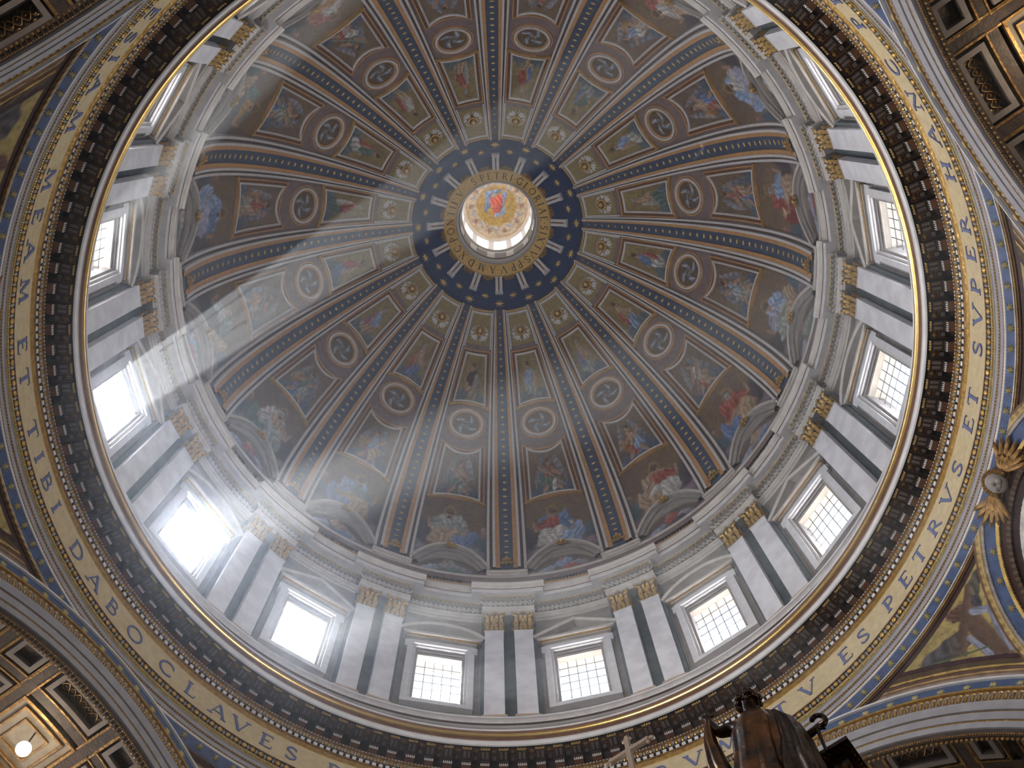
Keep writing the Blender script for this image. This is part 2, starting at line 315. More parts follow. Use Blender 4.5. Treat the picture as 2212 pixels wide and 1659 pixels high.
# ================================================================== letters
TH, TN = .14, .06
def arc(cx, cy, rx, ry, a0, a1, n=9): return [(cx + rx * math.cos(RAD(a)), cy + ry * math.sin(RAD(a))) for a in np.linspace(a0, a1, n)]
SER = lambda x, y: ([(x - .14, y), (x + .14, y)], TN * .8)
FONT = {  # width, strokes (points, pen width)
 'A': (.86, [([(.08, .03), (.43, .98)], TN), ([(.43, .98), (.78, .03)], TH), ([(.22, .36), (.66, .36)], TN), SER(.08, .03), SER(.78, .03)]),
 'B': (.72, [([(.17, .03), (.17, .97)], TH), (arc(.30, .74, .24, .225, 90, -90), TN * 1.4), (arc(.32, .28, .30, .25, 90, -90), TN * 1.5), ([(.05, .97), (.30, .97)], TN), ([(.17, .52), (.32, .52)], TN), ([(.05, .03), (.32, .03)], TN)]),
 'C': (.88, [(arc(.48, .5, .40, .46, 52, 308, 16), TH * .8), ([(.74, .90), (.76, .70)], TN), ([(.74, .12), (.76, .22)], TN)]),
 'D': (.88, [([(.17, .03), (.17, .97)], TH), (arc(.34, .5, .44, .46, 90, -90, 13), TH * .8), ([(.05, .97), (.34, .97)], TN), ([(.05, .03), (.34, .03)], TN)]),
 'E': (.66, [([(.17, .03), (.17, .97)], TH), ([(.05, .97), (.58, .97), (.60, .82)], TN), ([(.17, .52), (.48, .52)], TN), ([(.05, .03), (.60, .03), (.64, .2)], TN)]),
 'F': (.62, [([(.17, .03), (.17, .97)], TH), ([(.05, .97), (.58, .97), (.60, .82)], TN), ([(.17, .52), (.46, .52)], TN), SER(.17, .03)]),
 'G': (.90, [(arc(.48, .5, .40, .46, 52, 320, 16), TH * .8), ([(.74, .90), (.76, .70)], TN), ([(.76, .06), (.76, .42)], TH * .8), ([(.60, .44), (.88, .44)], TN)]),
 'H': (.88, [([(.17, .03), (.17, .97)], TH), ([(.71, .03), (.71, .97)], TH), ([(.17, .5), (.71, .5)], TN), SER(.17, .03), SER(.17, .97), SER(.71, .03), SER(.71, .97)]),
 'I': (.36, [([(.18, .03), (.18, .97)], TH), SER(.18, .03), SER(.18, .97)]),
 'L': (.62, [([(.17, .03), (.17, .97)], TH), SER(.17, .97), ([(.05, .03), (.56, .03), (.60, .22)], TN)]),
 'M': (1.02, [([(.14, .03), (.20, .97)], TN), ([(.20, .97), (.51, .06)], TH), ([(.51, .06), (.82, .97)], TN), ([(.82, .97), (.88, .03)], TH), SER(.14, .03), SER(.88, .03)]),
 'N': (.90, [([(.14, .03), (.14, .97)], TN), ([(.14, .97), (.76, .03)], TH), ([(.76, .03), (.76, .97)], TN), SER(.14, .03), SER(.76, .97), SER(.10, .97)]),
 'O': (.96, [(arc(.48, .5, .40, .46, 0, 360, 25), TH * .75)]),
 'P': (.68, [([(.17, .03), (.17, .97)], TH), (arc(.30, .71, .27, .26, 90, -90), TH * .75), ([(.05, .97), (.30, .97)], TN), ([(.17, .45), (.30, .45)], TN), SER(.17, .03)]),
 'R': (.80, [([(.17, .03), (.17, .97)], TH), (arc(.30, .73, .25, .24, 90, -90), TH * .7), ([(.05, .97), (.30, .97)], TN), ([(.17, .49), (.34, .49)], TN), ([(.34, .49), (.76, .03)], TH * .8), SER(.17, .03)]),
 'S': (.62, [(arc(.31, .74, .21, .22, 40, 200, 9) + [(.20, .60), (.44, .42)] + arc(.31, .26, .23, .22, 20, -150, 9), TH * .75), ([(.50, .94), (.50, .76)], TN), ([(.10, .06), (.10, .24)], TN)]),
 'T': (.80, [([(.40, .03), (.40, .97)], TH), ([(.05, .80), (.07, .97), (.73, .97), (.75, .80)], TN), SER(.40, .03)]),
 'V': (.86, [([(.08, .97), (.44, .02)], TH), ([(.44, .02), (.78, .97)], TN), SER(.08, .97), SER(.78, .97)]),
 'X': (.84, [([(.10, .97), (.74, .03)], TH), ([(.74, .97), (.10, .03)], TN), SER(.1, .97), SER(.74, .03), SER(.74, .97), SER(.1, .03)]),
 '.': (.34, [([(.12, .5), (.22, .5)], .10)]),
}
def glyph(ch, f3, size, m, name, parent, base):
    """f3(x, y, out) -> world point; size = letter height"""
    w, strokes = FONT[ch]; mb = MB()
    for pts, pen in strokes:
        p = np.array(pts, float); n = len(p); L = np.zeros_like(p)
        for i in range(n):
            t = p[min(i + 1, n - 1)] - p[max(i - 1, 0)]; t /= np.linalg.norm(t); L[i] = (-t[1], t[0])
        rows = [[f3((p[i][0] - w / 2 + L[i][0] * e * pen / 2) * size, (p[i][1] + L[i][1] * e * pen / 2) * size, o) for e, o in ((-1, 0), (-1, .03), (1, .03), (1, 0))] for i in range(n)]
        mb.grid(rows)
    return mb.build(name, m, parent, base)
WORDS = ['TV', 'ES', 'PETRVS', 'ET', 'SVPER', 'HANC', 'PETRAM', 'AEDIFICABO', 'ECCLESIAM', 'MEAM', 'ET', 'TIBI', 'DABO', 'CLAVES', 'REGNI', 'CAELORVM']
seq = []; x = 0
for w in WORDS:
    for ch in w: wd = FONT[ch][0] + .28; seq.append((ch, x + wd / 2)); x += wd
    x += .55
known = {0: 37.8, 1: 42.4, 2: 48.9, 3: 52.35, 4: 57.8, 5: 61.5, 6: 65.1, 7: 69.3, 8: 73.4, 9: 77.2, 10: 82.9, 11: 86.3, 12: 92.4, 13: 96.4, 14: 100.1, 15: 104.0, 16: 107.6}
st = ''.join(WORDS); i_t = st.index('TIBIDABO')
for j, a in zip((3, 4, 5, 6, 7, 8, 9, 10, 11, 12), (284.6, 290.8, 295.2, 299.3, 303.8, 309.8, 314.0, 318.5, 321.9, 325.9)): known[i_t + j] = a
known[i_t + 13] = 329.6; known[len(st) - 1] = 389.6
ki = sorted(known); xa = [seq[i][1] for i in ki]; aa = [known[i] for i in ki]
t2 = tag(empty('trim_2', (0, 0, 41 + ZS)), 'gold mosaic frieze ring with blue capital letters under the dark cornice', 'frieze', kind='structure'); B2 = (0, 0, 41 + ZS)
ring('gold_ground', [(18.13, 41.9), (18.04, 40.22)], 'frieze', t2, base=B2)
RF = lambda h: 18.13 - (41.9 - h) / 1.68 * .09
for i, (ch, xx) in enumerate(seq):
    ac = float(np.interp(xx, xa, aa))
    glyph(ch, lambda u, v, o: pol(ac + math.degrees(u / 18.08), RF(40.60 + v) - .004 - o, 40.60 + v), .94, 'letter', 'letter', t2, B2)

# ================================================================== architrave under the frieze
t3 = tag(empty('trim_3', (0, 0, 39.4 + ZS)), 'ring architrave of grey bands with beaded gilt rows, below the lettered frieze', 'architrave', kind='structure'); B3 = (0, 0, 39.4 + ZS)
ring('red_line', [(18.04, 40.22), (18.0, 40.2), (18.0, 40.14)], 'redbrown', t3, base=B3)
ring('bead_bed', [(18.0, 40.14), (18.07, 40.10), (18.07, 39.78), (18.0, 39.74)], 'brown', t3, base=B3)
ring('leaf_bed', [(18.0, 39.74), (18.02, 39.72), (18.0, 39.48), (18.02, 39.46)], 'webgold', t3, base=B3)
ring('upper_grey_band', [(18.02, 39.46), (18.05, 39.45), (18.05, 39.24)], 'archband', t3, base=B3)
ring('upper_bead_line', [(18.05, 39.24), (18.08, 39.22), (18.08, 39.12), (18.05, 39.11)], 'redbrown', t3, base=B3)
ring('lower_grey_band', [(18.05, 39.11), (18.07, 39.10), (18.07, 38.88)], 'archband', t3, base=B3)
ring('lower_bead_line', [(18.07, 38.88), (18.10, 38.86), (18.10, 38.76), (18.06, 38.75)], 'redbrown', t3, base=B3)
ring('white_lip', [(18.06, 38.75), (18.03, 38.72), (18.03, 38.63), (18.12, 38.58)], 'white', t3, base=B3)
def frame3(phi): a = RAD(phi); return np.array([math.cos(a), -math.sin(a), 0]), np.array([math.sin(a), math.cos(a), 0]), np.array([0, 0, 1.])
b0 = None; gb = 292; hid = MB(); wd = MB(); lf = MB()
for k in range(gb):
    phi = k * 360 / gb + .3
    if b0 is None:
        m = MB(); m.ell(pol(0, 18.02, 39.95), (.14, 0, 0), (0, .09, 0), (0, 0, .115), 8, 5); b0 = m.build('gilt_bead', 'gilt', t3, pol(0, 18.02, 39.95), smooth=True); o = b0
    else: o = b0.copy(); COL.objects.link(o); o.parent = t3
    put(o, phi, 18.02, 39.95, B3)
    X, Y, Z = frame3(phi + 180 / gb); q = pol(phi + 180 / gb, 18.02, 39.94)
    for e in (-.025, .025): wd.ell(q + X * e, X * .016, Y * .06, Z * .15, 6, 4)
    for e in (-1.5, -.5, .5, 1.5): X, Y, Z = frame3(phi + e * .3); lf.ell(pol(phi + e * .3, 17.99, 39.61), X * .05, Y * .03, Z * .10, 5, 3)
wd.build('white_reel_row', 'white', t3, B3, kind='stuff'); lf.build('leaf_row', 'gilt', t3, B3, kind='stuff')
for R_, h_ in ((18.05, 39.17), (18.07, 38.81)):
    m = MB()
    for k in range(900):
        phi = k * .4; X, Y, Z = frame3(phi); m.ell(pol(phi, R_, h_), X * .045, Y * .03, Z * .04, 5, 3)
    m.build('fine_bead_row', 'gilt', t3, B3, kind='stuff')

# ================================================================== drum wall and plinth
mb = MB(); hw = 3.62
for k in range(16):
    c = (k + .5) * SEC
    for (a0, a1, z0, z1, n) in ((-11.25, -hw, 44.6, 64.4, 6), (hw, 11.25, 44.6, 64.4, 6), (-hw, hw, 44.6, 51.95, 5), (-hw, hw, 56.78, 64.4, 5)):
        ph = np.linspace(c + a0, c + a1, n)[:, None]; mb.grid(pol(ph, 20.0, np.array([z0, z1])[None]))
    for e in (-1, 1): mb.grid(pol(c + e * hw, np.array([20.0, 20.95])[:, None], np.array([51.95, 56.78])[None]))
    ph = np.linspace(c - hw, c + hw, 5)[:, None]
    mb.grid(pol(ph, np.array([20.0, 20.95])[None], 51.95)); mb.grid(pol(ph, np.array([20.0, 20.95])[None], 56.78))
tag(mb.build('wall_drum', 'grey'), 'curved grey stone wall of the drum around the windows', 'wall', kind='structure')
mb = MB()
for k in range(16):   # outer face of the masonry, keeps the sky out
    c = (k + .5) * SEC
    for (a0, a1, z0, z1, n) in ((-11.25, -hw, 38, 70, 5), (hw, 11.25, 38, 70, 5), (-hw, hw, 38, 51.95, 4), (-hw, hw, 56.78, 70, 4)):
        ph = np.linspace(c + a0, c + a1, n)[:, None]; mb.grid(pol(ph, 20.96, np.array([z0, z1])[None]))
tag(mb.build('wall_outer', 'grey'), 'outer masonry shell of the drum', 'wall', kind='structure')
t4 = tag(empty('trim_4', (0, 0, 48 + ZS)), 'moulded plinth ring below the drum pilasters', 'plinth', kind='structure'); B4 = (0, 0, 48 + ZS)
ring('plinth_face', [(19.0, 44.6), (19.0, 47.55)], 'tan', t4, base=B4)
ring('lower_step', [(19.0, 47.55), (18.9, 47.6), (18.9, 47.9), (18.84, 47.95), (18.84, 48.15)], 'grey', t4, base=B4)
ring('dark_hollow', [(18.84, 48.15), (18.95, 48.2), (18.95, 48.3), (18.84, 48.34)], 'groove', t4, base=B4)
ring('carved_band', [(18.84, 48.34), (18.80, 48.42), (18.86, 48.62), (18.80, 48.66)], 'fillet', t4, base=B4)
ring('pale_lip', [(18.80, 48.66), (18.74, 48.68), (18.74, 48.80), (18.82, 48.84)], 'white', t4, base=B4)
ring('ledge', [(18.82, 48.84), (18.98, 48.98), (18.98, 49.12), (20.0, 49.14)], 'cream', t4, base=B4)
m = MB()
for k in range(600):
    phi = k * .6; X, Y, Z = frame3(phi); m.ell(pol(phi, 18.80, 48.50), X * .06, Y * .03, Z * .06, 5, 3)
m.build('carved_bead_row', 'fillet', t4, B4, kind='stuff')

# ================================================================== pilasters
def leaf(mb, c, X, Y, Z, w, h, out, n=5):
    """acanthus leaf: X across, Y outwards (towards the viewer), Z up; c at its foot"""
    rows = []
    for i in range(n + 1):
        t = i / n; ww = w * (.55 + .6 * math.sin(math.pi * min(1, t * .9 + .12))) * (1 - .45 * t ** 3); o = out * (t ** 2.2) * 1.15; z = h * (t if t < .85 else .85 + (t - .85) * -.6)
        rows.append([c + X * ww * e + Y * (o + .03 * (1 - abs(e)) + (.015 if abs(e) == .5 else 0)) + Z * (z - .05 * abs(e) * h) for e in (-1, -.5, 0, .5, 1)])
    mb.grid(rows)
def make_pilaster():
    R0 = 19.22; base = pol(0, R0 + .2, 49.12)
    root = empty('pilaster')
    m = MB(); m.bx(-.535, .535, R0, R0 + .45, 49.80 + ZS, 58.96 + ZS); shf = m.build('shaft', 'marble', root, base)
    m = MB()
    for (e, z0, z1) in ((.13, 49.12, 49.34), (.07, 49.34, 49.46), (.12, 49.46, 49.62), (.05, 49.62, 49.72), (.03, 49.72, 49.82)): m.bx(-.535 - e, .535 + e, R0 - e, R0 + .45, z0 + ZS, z1 + ZS)
    m.build('base', 'basem', root, base)
    m = MB(); m.bx(-.565, .565, R0 - .03, R0 + .45, 58.90 + ZS, 59.02 + ZS); m.build('astragal', 'white', shf, base)
    m = MB(); X = np.array([1., 0, 0]); Y = np.array([0, -1., 0]); Z = np.array([0, 0, 1.])
    cr = MB(); cr.bx(-.48, .48, R0 + .06, R0 + .45, 59.0 + ZS, 61.0 + ZS)
    for (z, n_, w, h, o) in ((59.02, 4, .105, .70, .20), (59.55, 3, .12, .75, .28), (60.05, 4, .095, .62, .32)):
        for i in range(n_): leaf(m, np.array([-.40 + .80 * i / (n_ - 1), R0, z + ZS]), X, Y, Z, w, h, o)
    for e in (-1, 1):
        for z, o in ((59.05, .7), (59.75, .8)): leaf(m, np.array([e * .52, R0 + .2, z + ZS]), -Y, X * e, Z, .16, o, .16)
        m.ell((e * .50, R0 - .20, 60.66 + ZS), (.17, 0, 0), (0, .09, 0), (0, 0, .20), 8, 5)       # corner volute
        m.ell((e * .15, R0 - .14, 60.60 + ZS), (.10, 0, 0), (0, .06, 0), (0, 0, .13), 6, 4)
    m.ell((0, R0 - .24, 60.92 + ZS), (.13, 0, 0), (0, .07, 0), (0, 0, .13), 8, 5)
    cap = m.build('capital', 'gilt', root, base); cr.build('bell', 'brown', cap, base); cap['label'] = 'gilded leafy capital'  # dark bell paints shade into the pockets between the leaves
    m = MB(); m.add([(-.68, R0 - .28, 60.84 + ZS), (-.3, R0 - .16, 60.84 + ZS), (.3, R0 - .16, 60.84 + ZS), (.68, R0 - .28, 60.84 + ZS), (.60, R0 + .45, 60.84 + ZS), (-.60, R0 + .45, 60.84 + ZS)] +
        [(-.70, R0 - .30, 61.04 + ZS), (-.3, R0 - .18, 61.04 + ZS), (.3, R0 - .18, 61.04 + ZS), (.70, R0 - .30, 61.04 + ZS), (.62, R0 + .45, 61.04 + ZS), (-.62, R0 + .45, 61.04 + ZS)],
        [(0, 1, 2, 3, 4, 5), (6, 11, 10, 9, 8, 7)] + [(i, i + 6, (i + 1) % 6 + 6, (i + 1) % 6) for i in range(6)])
    m.build('abacus', 'tan', cap, base)
    return root
p0 = make_pilaster(); first = True
for k in range(16):
    for e in (-1, 1):
        o = p0 if first else copy_tree(p0); first = False
        a = RAD(k * SEC); R_ = 19.42; x = e * .845
        o.location = (R_ * math.sin(a) + x * math.cos(a), R_ * math.cos(a) - x * math.sin(a), 49.12 + ZS); o.rotation_euler = (0, 0, -a)
        tag(o, 'white marble pilaster with gilded capital, %s one of pair %s' % ('clockwise' if e < 0 else 'anticlockwise', RIBSPOT[k]), 'pilaster', 'paired pilasters between the drum windows')
mb = MB(); nic = MB()
for k in range(16):
    a = RAD(k * SEC); X, Y, Z = frame3(k * SEC)
    for x0, x1 in ((-1.60, -.36), (.36, 1.60)): mb.box(Y * 19.86 + X * (x0 + x1) / 2 + Z * (55.1 + ZS), X * (x1 - x0) / 2, Y * .26, Z * 6.0)  # dark side strips put the pilasters' shadow into the stone colour
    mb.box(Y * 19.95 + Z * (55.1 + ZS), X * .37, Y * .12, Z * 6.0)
tag(mb.build('wall_pier', 'slate'), 'dark grey-green marble between pilasters, with painted shadow strips beside the pairs', 'wall', kind='structure')

# ================================================================== windows
def make_window(seg):
    b = pol(0, 20.0, 51.1); root = empty('window'); z = ZS
    def arch(name, x0, x1, zb, zt, y0, y1, m_, sill=True):   # a picture-frame of four bars
        m = MB(); w = x1 - x0
        m.bx(-x1, -x0, y0, y1, zb, zt); m.bx(x0, x1, y0, y1, zb, zt); m.bx(-x0, x0, y0, y1, zt - w, zt)
        if sill: m.bx(-x0, x0, y0, y1, zb, zb + w)
        return m.build(name, m_, root, b)
    oa = arch('outer_architrave', 1.55, 1.90, 51.05 + z, 57.72 + z, 19.62, 20.02, 'white')
    arch('inner_architrave', 1.40, 1.56, 51.38 + z, 57.40 + z, 19.74, 20.02, 'fillet')
    arch('reveal_lining', 1.255, 1.41, 51.62 + z, 57.12 + z, 19.88, 20.4, 'grey')  # grey puts the shadow inside the reveal into its colour
    m = MB(); m.bx(-1.26, 1.26, 19.95, 20.9, 56.62 + z, 56.80 + z); m.build('lintel_soffit', 'tan', root, b)
    m = MB()
    for e in (-1, 1): m.bx(min(e * 1.9, e * 2.06), max(e * 1.9, e * 2.06), 19.64, 20.02, 56.95 + z, 57.72 + z)
    m.build('ear', 'white', oa, b)
    m = MB(); m.bx(-1.80, 1.80, 19.70, 20.02, 57.72 + z, 58.02 + z); m.build('frieze', 'tan', root, b)
    m = MB(); m.bx(-2.02, 2.02, 19.58, 20.02, 58.02 + z, 58.12 + z); m.bx(-2.22, 2.22, 19.40, 20.02, 58.20 + z, 58.42 + z); co = m.build('cornice', 'cream', root, b)
    m = MB(); m.bx(-2.10, 2.10, 19.50, 20.02, 58.12 + z, 58.20 + z); m.build('gilt_line', 'gilt', co, b)
    N_ = (0, -1, 0)
    if seg: path = [(2.42 * math.sin(q) / math.sin(.80), 19.98, 58.55 + z + (math.cos(q) - math.cos(.80)) * 3.35) for q in np.linspace(-.80, .80, 15)]
    else: path = [(-2.42, 19.98, 58.56 + z), (0, 19.98, 59.88 + z), (2.42, 19.98, 58.56 + z)]
    m = MB(); m.sweep(path, [N_] * len(path), [(-.10, 0), (-.10, .60), (.02, .66), (.10, .68), (.10, 0)], pc=True)
    pe = m.build('segmental_pediment' if seg else 'pediment', 'cream', root, b)
    m = MB(); pp = np.array(path); q = [(-2.2, 19.80, 58.42 + z)] + [(p[0] * .95, 19.80, p[2] - .04) for p in path] + [(2.2, 19.80, 58.42 + z)]; m.add(q, [tuple(range(len(q)))]); m.build('tympanum', 'grey', pe, b)
    xs = [-1.255 + 2.51 * i / 5 for i in range(6)]; hs = [51.95 + 4.83 * i / 6 for i in range(7)]; hs[0] -= .25; hs[-1] += .25
    for i in range(5):
        for j in range(6): m = MB(); m.bx(xs[i] - (.2 if i == 0 else -.01), xs[i + 1] + (.2 if i == 4 else -.01), 20.36, 20.372, hs[j] + .01 + z, hs[j + 1] - .01 + z); m.build('glass_pane', 'glass', root, b)
    for i in range(1, 5): m = MB(); m.bx(xs[i] - .017, xs[i] + .017, 20.31, 20.35, 51.8 + z, 56.9 + z); m.build('glazing_bar', 'iron', root, b)
    for j in range(1, 6): m = MB(); m.bx(-1.3, 1.3, 20.31, 20.35, hs[j] - .017 + z, hs[j] + .017 + z); m.build('glazing_bar', 'iron', root, b)
    m = MB()
    for e in (-1, 1): m.bx(min(e * 2.18, e * 2.34), max(e * 2.18, e * 2.34), 19.80, 20.0, 49.3 + z, 58.1 + z)
    m.build('side_strip', 'grey', root, b)
    return root
wt = [make_window(False), make_window(True)]; used = [0, 0]
for k in range(16):
    s_ = k % 2; o = wt[s_] if not used[s_] else copy_tree(wt[s_]); used[s_] = 1
    place(o, (k + .5) * SEC, 20.0, 51.1)
    o.name = 'window_%d' % (k + 1)
    tag(o, 'bright drum window under a %s pediment, %s of the ring' % ('curved' if s_ else 'triangular', SPOT[k]), 'window', kind='structure')

# ================================================================== drum entablature
t5 = tag(empty('trim_5', (0, 0, 62 + ZS)), 'drum entablature stepping forward over each pilaster pair', 'entablature', kind='structure'); B5 = (0, 0, 62 + ZS)
def sect(prof, d): return [(R + d, h) for R, h in prof]
ARCH = [(20.3, 61.04), (19.22, 61.04), (19.22, 61.34), (19.15, 61.36), (19.15, 61.62), (19.05, 61.68), (19.02, 61.80), (19.20, 61.86), (20.3, 61.86)]
FRZ = [(20.3, 61.84), (19.24, 61.84), (19.24, 63.12), (20.3, 63.12)]
BED = [(20.3, 63.1), (19.14, 63.1), (18.98, 63.2), (18.98, 63.34), (20.3, 63.34)]
COR = [(20.3, 63.32), (18.80, 63.32), (18.76, 63.36), (18.76, 63.72), (20.3, 63.74)]
CYM = [(20.3, 63.74), (18.74, 63.74), (18.66, 63.80), (18.60, 64.02), (18.52, 64.10), (18.52, 64.26), (20.3, 64.30)]
parts5 = {}
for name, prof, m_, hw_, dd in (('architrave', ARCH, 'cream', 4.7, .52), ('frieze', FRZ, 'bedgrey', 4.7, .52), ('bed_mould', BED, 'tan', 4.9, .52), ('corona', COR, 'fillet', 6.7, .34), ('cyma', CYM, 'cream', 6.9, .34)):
    pr = None; rc = None
    m = MB(); solid_arc(m, prof, -hw_, hw_, 8); pr = m.build(name, m_, t5, pol(0, 19.2, 62))
    m = MB(); solid_arc(m, sect(prof, dd), -(11.25 - hw_), 11.25 - hw_, 6); rc = m.build(name, m_, t5, pol(0, 19.2, 62))
    for k in range(16):
        o = pr if k == 0 else pr.copy(); o2 = rc if k == 0 else rc.copy()
        if k: COL.objects.link(o); COL.objects.link(o2)
        put(o, k * SEC, 19.2, 62, B5); put(o2, (k + .5) * SEC, 19.2, 62, B5)
orn = MB(); orn2 = MB(); orn3 = MB()
for k in range(16):
    for c, w, d in ((k * SEC, 4.5, 0), ((k + .5) * SEC, 6.3, .52)):
        n = int(w * 2 / .82)
        for i in range(n):
            phi = c - w + (i + .5) * 2 * w / n; X, Y, Z = frame3(phi); R_ = 19.22 + d
            for q in (-32, 0, 32):     # small shell-shaped fronds
                D_ = X * math.sin(RAD(q)) + Z * math.cos(RAD(q)); orn.ell(pol(phi, R_ - .04, 62.25) + D_ * .34, X * math.cos(RAD(q)) * .05 - Z * math.sin(RAD(q)) * .05, Y * .09, D_ * .36, 5, 4)
            orn2.ell(pol(phi, R_ - .04, 62.02), X * .08, Y * .07, Z * .10, 6, 4); orn2.ell(pol(phi, R_ - .20, 63.12), X * .10, Y * .07, Z * .08, 6, 4)
            orn3.ell(pol(phi, R_ - .10, 61.70), X * .07, Y * .03, Z * .05, 5, 3)
orn.build('frond_row', 'cream', t5, B5, kind='stuff'); orn2.build('gilt_bud_row', 'gilt', t5, B5, kind='stuff'); orn3.build('carved_row', 'tan', t5, B5, kind='stuff')
m = MB()
for k in range(16):
    for c, w, d in ((k * SEC, 6.7, 0), ((k + .5) * SEC, 4.4, .34)): solid_arc(m, [(18.755 + d, 63.70), (18.73 + d, 63.70), (18.73 + d, 63.75), (18.755 + d, 63.75)], c - w, c + w, 6)
m.build('red_line', 'redbrown', t5, B5)

ring('wall_leak_cap', [(20.96, 69.9), (20.96, 76), (19.9, 78)], 'grey')  # ring added out of view to close a light leak
tag(bpy.data.objects['wall_leak_cap'], 'unseen ring added behind the dome foot to stop light leaking in', 'wall', kind='structure')
ring('wall_nave', [(20.96, 39.4), (62, 39.4), (62, -ZS)], 'tan', n=64)  # enclosing ring added only to block sun from outside the drum windows
tag(bpy.data.objects['wall_nave'], 'unseen roof and wall ring added to keep the sun out of the arms', 'wall', kind='structure')
# ================================================================== attic band under the dome
t6 = tag(empty('trim_6', (0, 0, 67 + ZS)), 'gilt-toothed attic band with stepped ledges at the foot of the dome', 'attic moulding', kind='structure'); B6 = (0, 0, 67 + ZS)
ring('attic_wall', [(20.1, 64.2), (20.1, 67.1)], 'tan', t6, base=B6)
ring('tooth_bed', [(20.1, 67.1), (20.0, 67.15), (20.04, 67.85), (19.93, 67.88)], 'ochre', t6, base=B6)
m = MB()
for k in range(560):
    phi = k * 360 / 560; X, Y, Z = frame3(phi); m.box(pol(phi, 19.97, 67.48), X * .055, Y * .05, Z * .30)
m.build('tooth_row', 'cream', t6, B6, kind='stuff')
ring('dark_line', [(19.93, 67.88), (19.97, 67.90), (19.97, 68.0), (19.88, 68.02)], 'groove', t6, base=B6)
ring('ledge', [(19.88, 68.02), (19.83, 68.06), (19.83, 68.28), (19.95, 68.34), (20.1, 68.9)], 'cream', t6, base=B6)
m = MB(); mm = MB()
for k in range(16):
    solid_arc(m, [(20.2, 68.05), (19.72, 68.05), (19.70, 68.12), (19.70, 68.32), (20.2, 68.36)], k * SEC - 3.9, k * SEC + 3.9, 6)
    solid_arc(m, [(20.2, 68.44), (19.66, 68.44), (19.62, 68.50), (19.62, 68.72), (20.2, 68.78)], k * SEC - 4.0, k * SEC + 4.0, 6)
    solid_arc(mm, [(20.2, 68.33), (19.76, 68.33), (19.76, 68.46), (20.2, 68.46)], k * SEC - 3.8, k * SEC + 3.8, 6)
m.build('rib_plinth', 'cream', t6, B6); mm.build('plinth_line', 'ochre', t6, B6)
# ================================================================== dome shell
S0, S1 = -3.1, 31.25
def rib_half(s): return 3.9 + (np.asarray(s, float) + 3) / 34 * .6
def web_half(s): return 11.25 - rib_half(s)
ceil = tag(empty('ceiling', (0, 0, 68.9 + ZS)), 'great ribbed dome with sixteen painted compartments', 'dome', kind='structure'); BC = np.array([0, 0, 68.9 + ZS])
m = MB(); ss = np.linspace(-5.0, S1, 52)
m.grid(dome(np.linspace(0, 360, 256, endpoint=False)[:, None], ss[None], 0), cu=True)
m.build('shell', 'web', ceil, BC, smooth=True)
m = MB(); ss = np.linspace(27.2, 30.7, 6)
def band(mb, fa, fb, off0, off1, s0=S0, s1=31.1, n=44):
    s = np.linspace(s0, s1, n); a = fa(s); b = fb(s)
    mb.grid(np.stack([dome(a, s, off0), dome(a, s, off1), dome(b, s, off1), dome(b, s, off0)], 1))
lerp = lambda a, b: (lambda s: rib_half(s) * (a + (b - a) * (s + 3) / 34))
EDG = [lerp(.326, .43), lerp(.56, .62), lerp(.70, .75), lerp(.86, .88), lerp(1, 1)]
def local(o, k): put_c(o, k)
def spin(o, phi): o.rotation_euler = (0, 0, -RAD(phi))
def make_rib():
    r = empty('rib'); r.parent = ceil; r.location = (0, 0, 0)
    m = MB(); band(m, lambda s: -EDG[0](s), EDG[0], 0, .30); m.build('blue_star_band', 'bluerib', r, BC)
    for name, i, j, off, mt in (('ochre_band', 0, 1, .40, 'ochre'), ('pale_fillet', 1, 2, .46, 'fillet'), ('dark_groove', 2, 3, .20, 'groove'), ('pale_fillet', 3, 4, .30, 'fillet')):
        for e in (-1, 1):
            m = MB(); band(m, (lambda s, i=i, e=e: e * EDG[i](s)), (lambda s, j=j, e=e: e * EDG[j](s)), 0, off); m.build(name, mt, r, BC)
    m = MB(); s = -.9; k = 0
    while s < 30.6:
        R_ = float(np.linalg.norm(dome(0, s)[:2])); w = .5 * math.radians(float(EDG[0](s))) * R_ * .95; n = 8
        P = []; 
        for i in range(16):
            q = math.pi * i / 8 + .2; rr = w * (1 if i % 2 == 0 else .38)
            P.append(dome(math.degrees(rr * math.sin(q) / R_), s + rr * math.cos(q), .32))
        m.add(P + [dome(0, s, .36)], [(16, i, (i + 1) % 16) for i in range(16)]); s += .98 * (.55 + .45 * R_ / 20); k += 1
    m.build('gold_star_row', 'star', r, BC, kind='stuff')
    return r
rb = make_rib()
for k in range(16):
    o = rb if k == 0 else copy_tree(rb, ceil); spin(o, k * SEC)

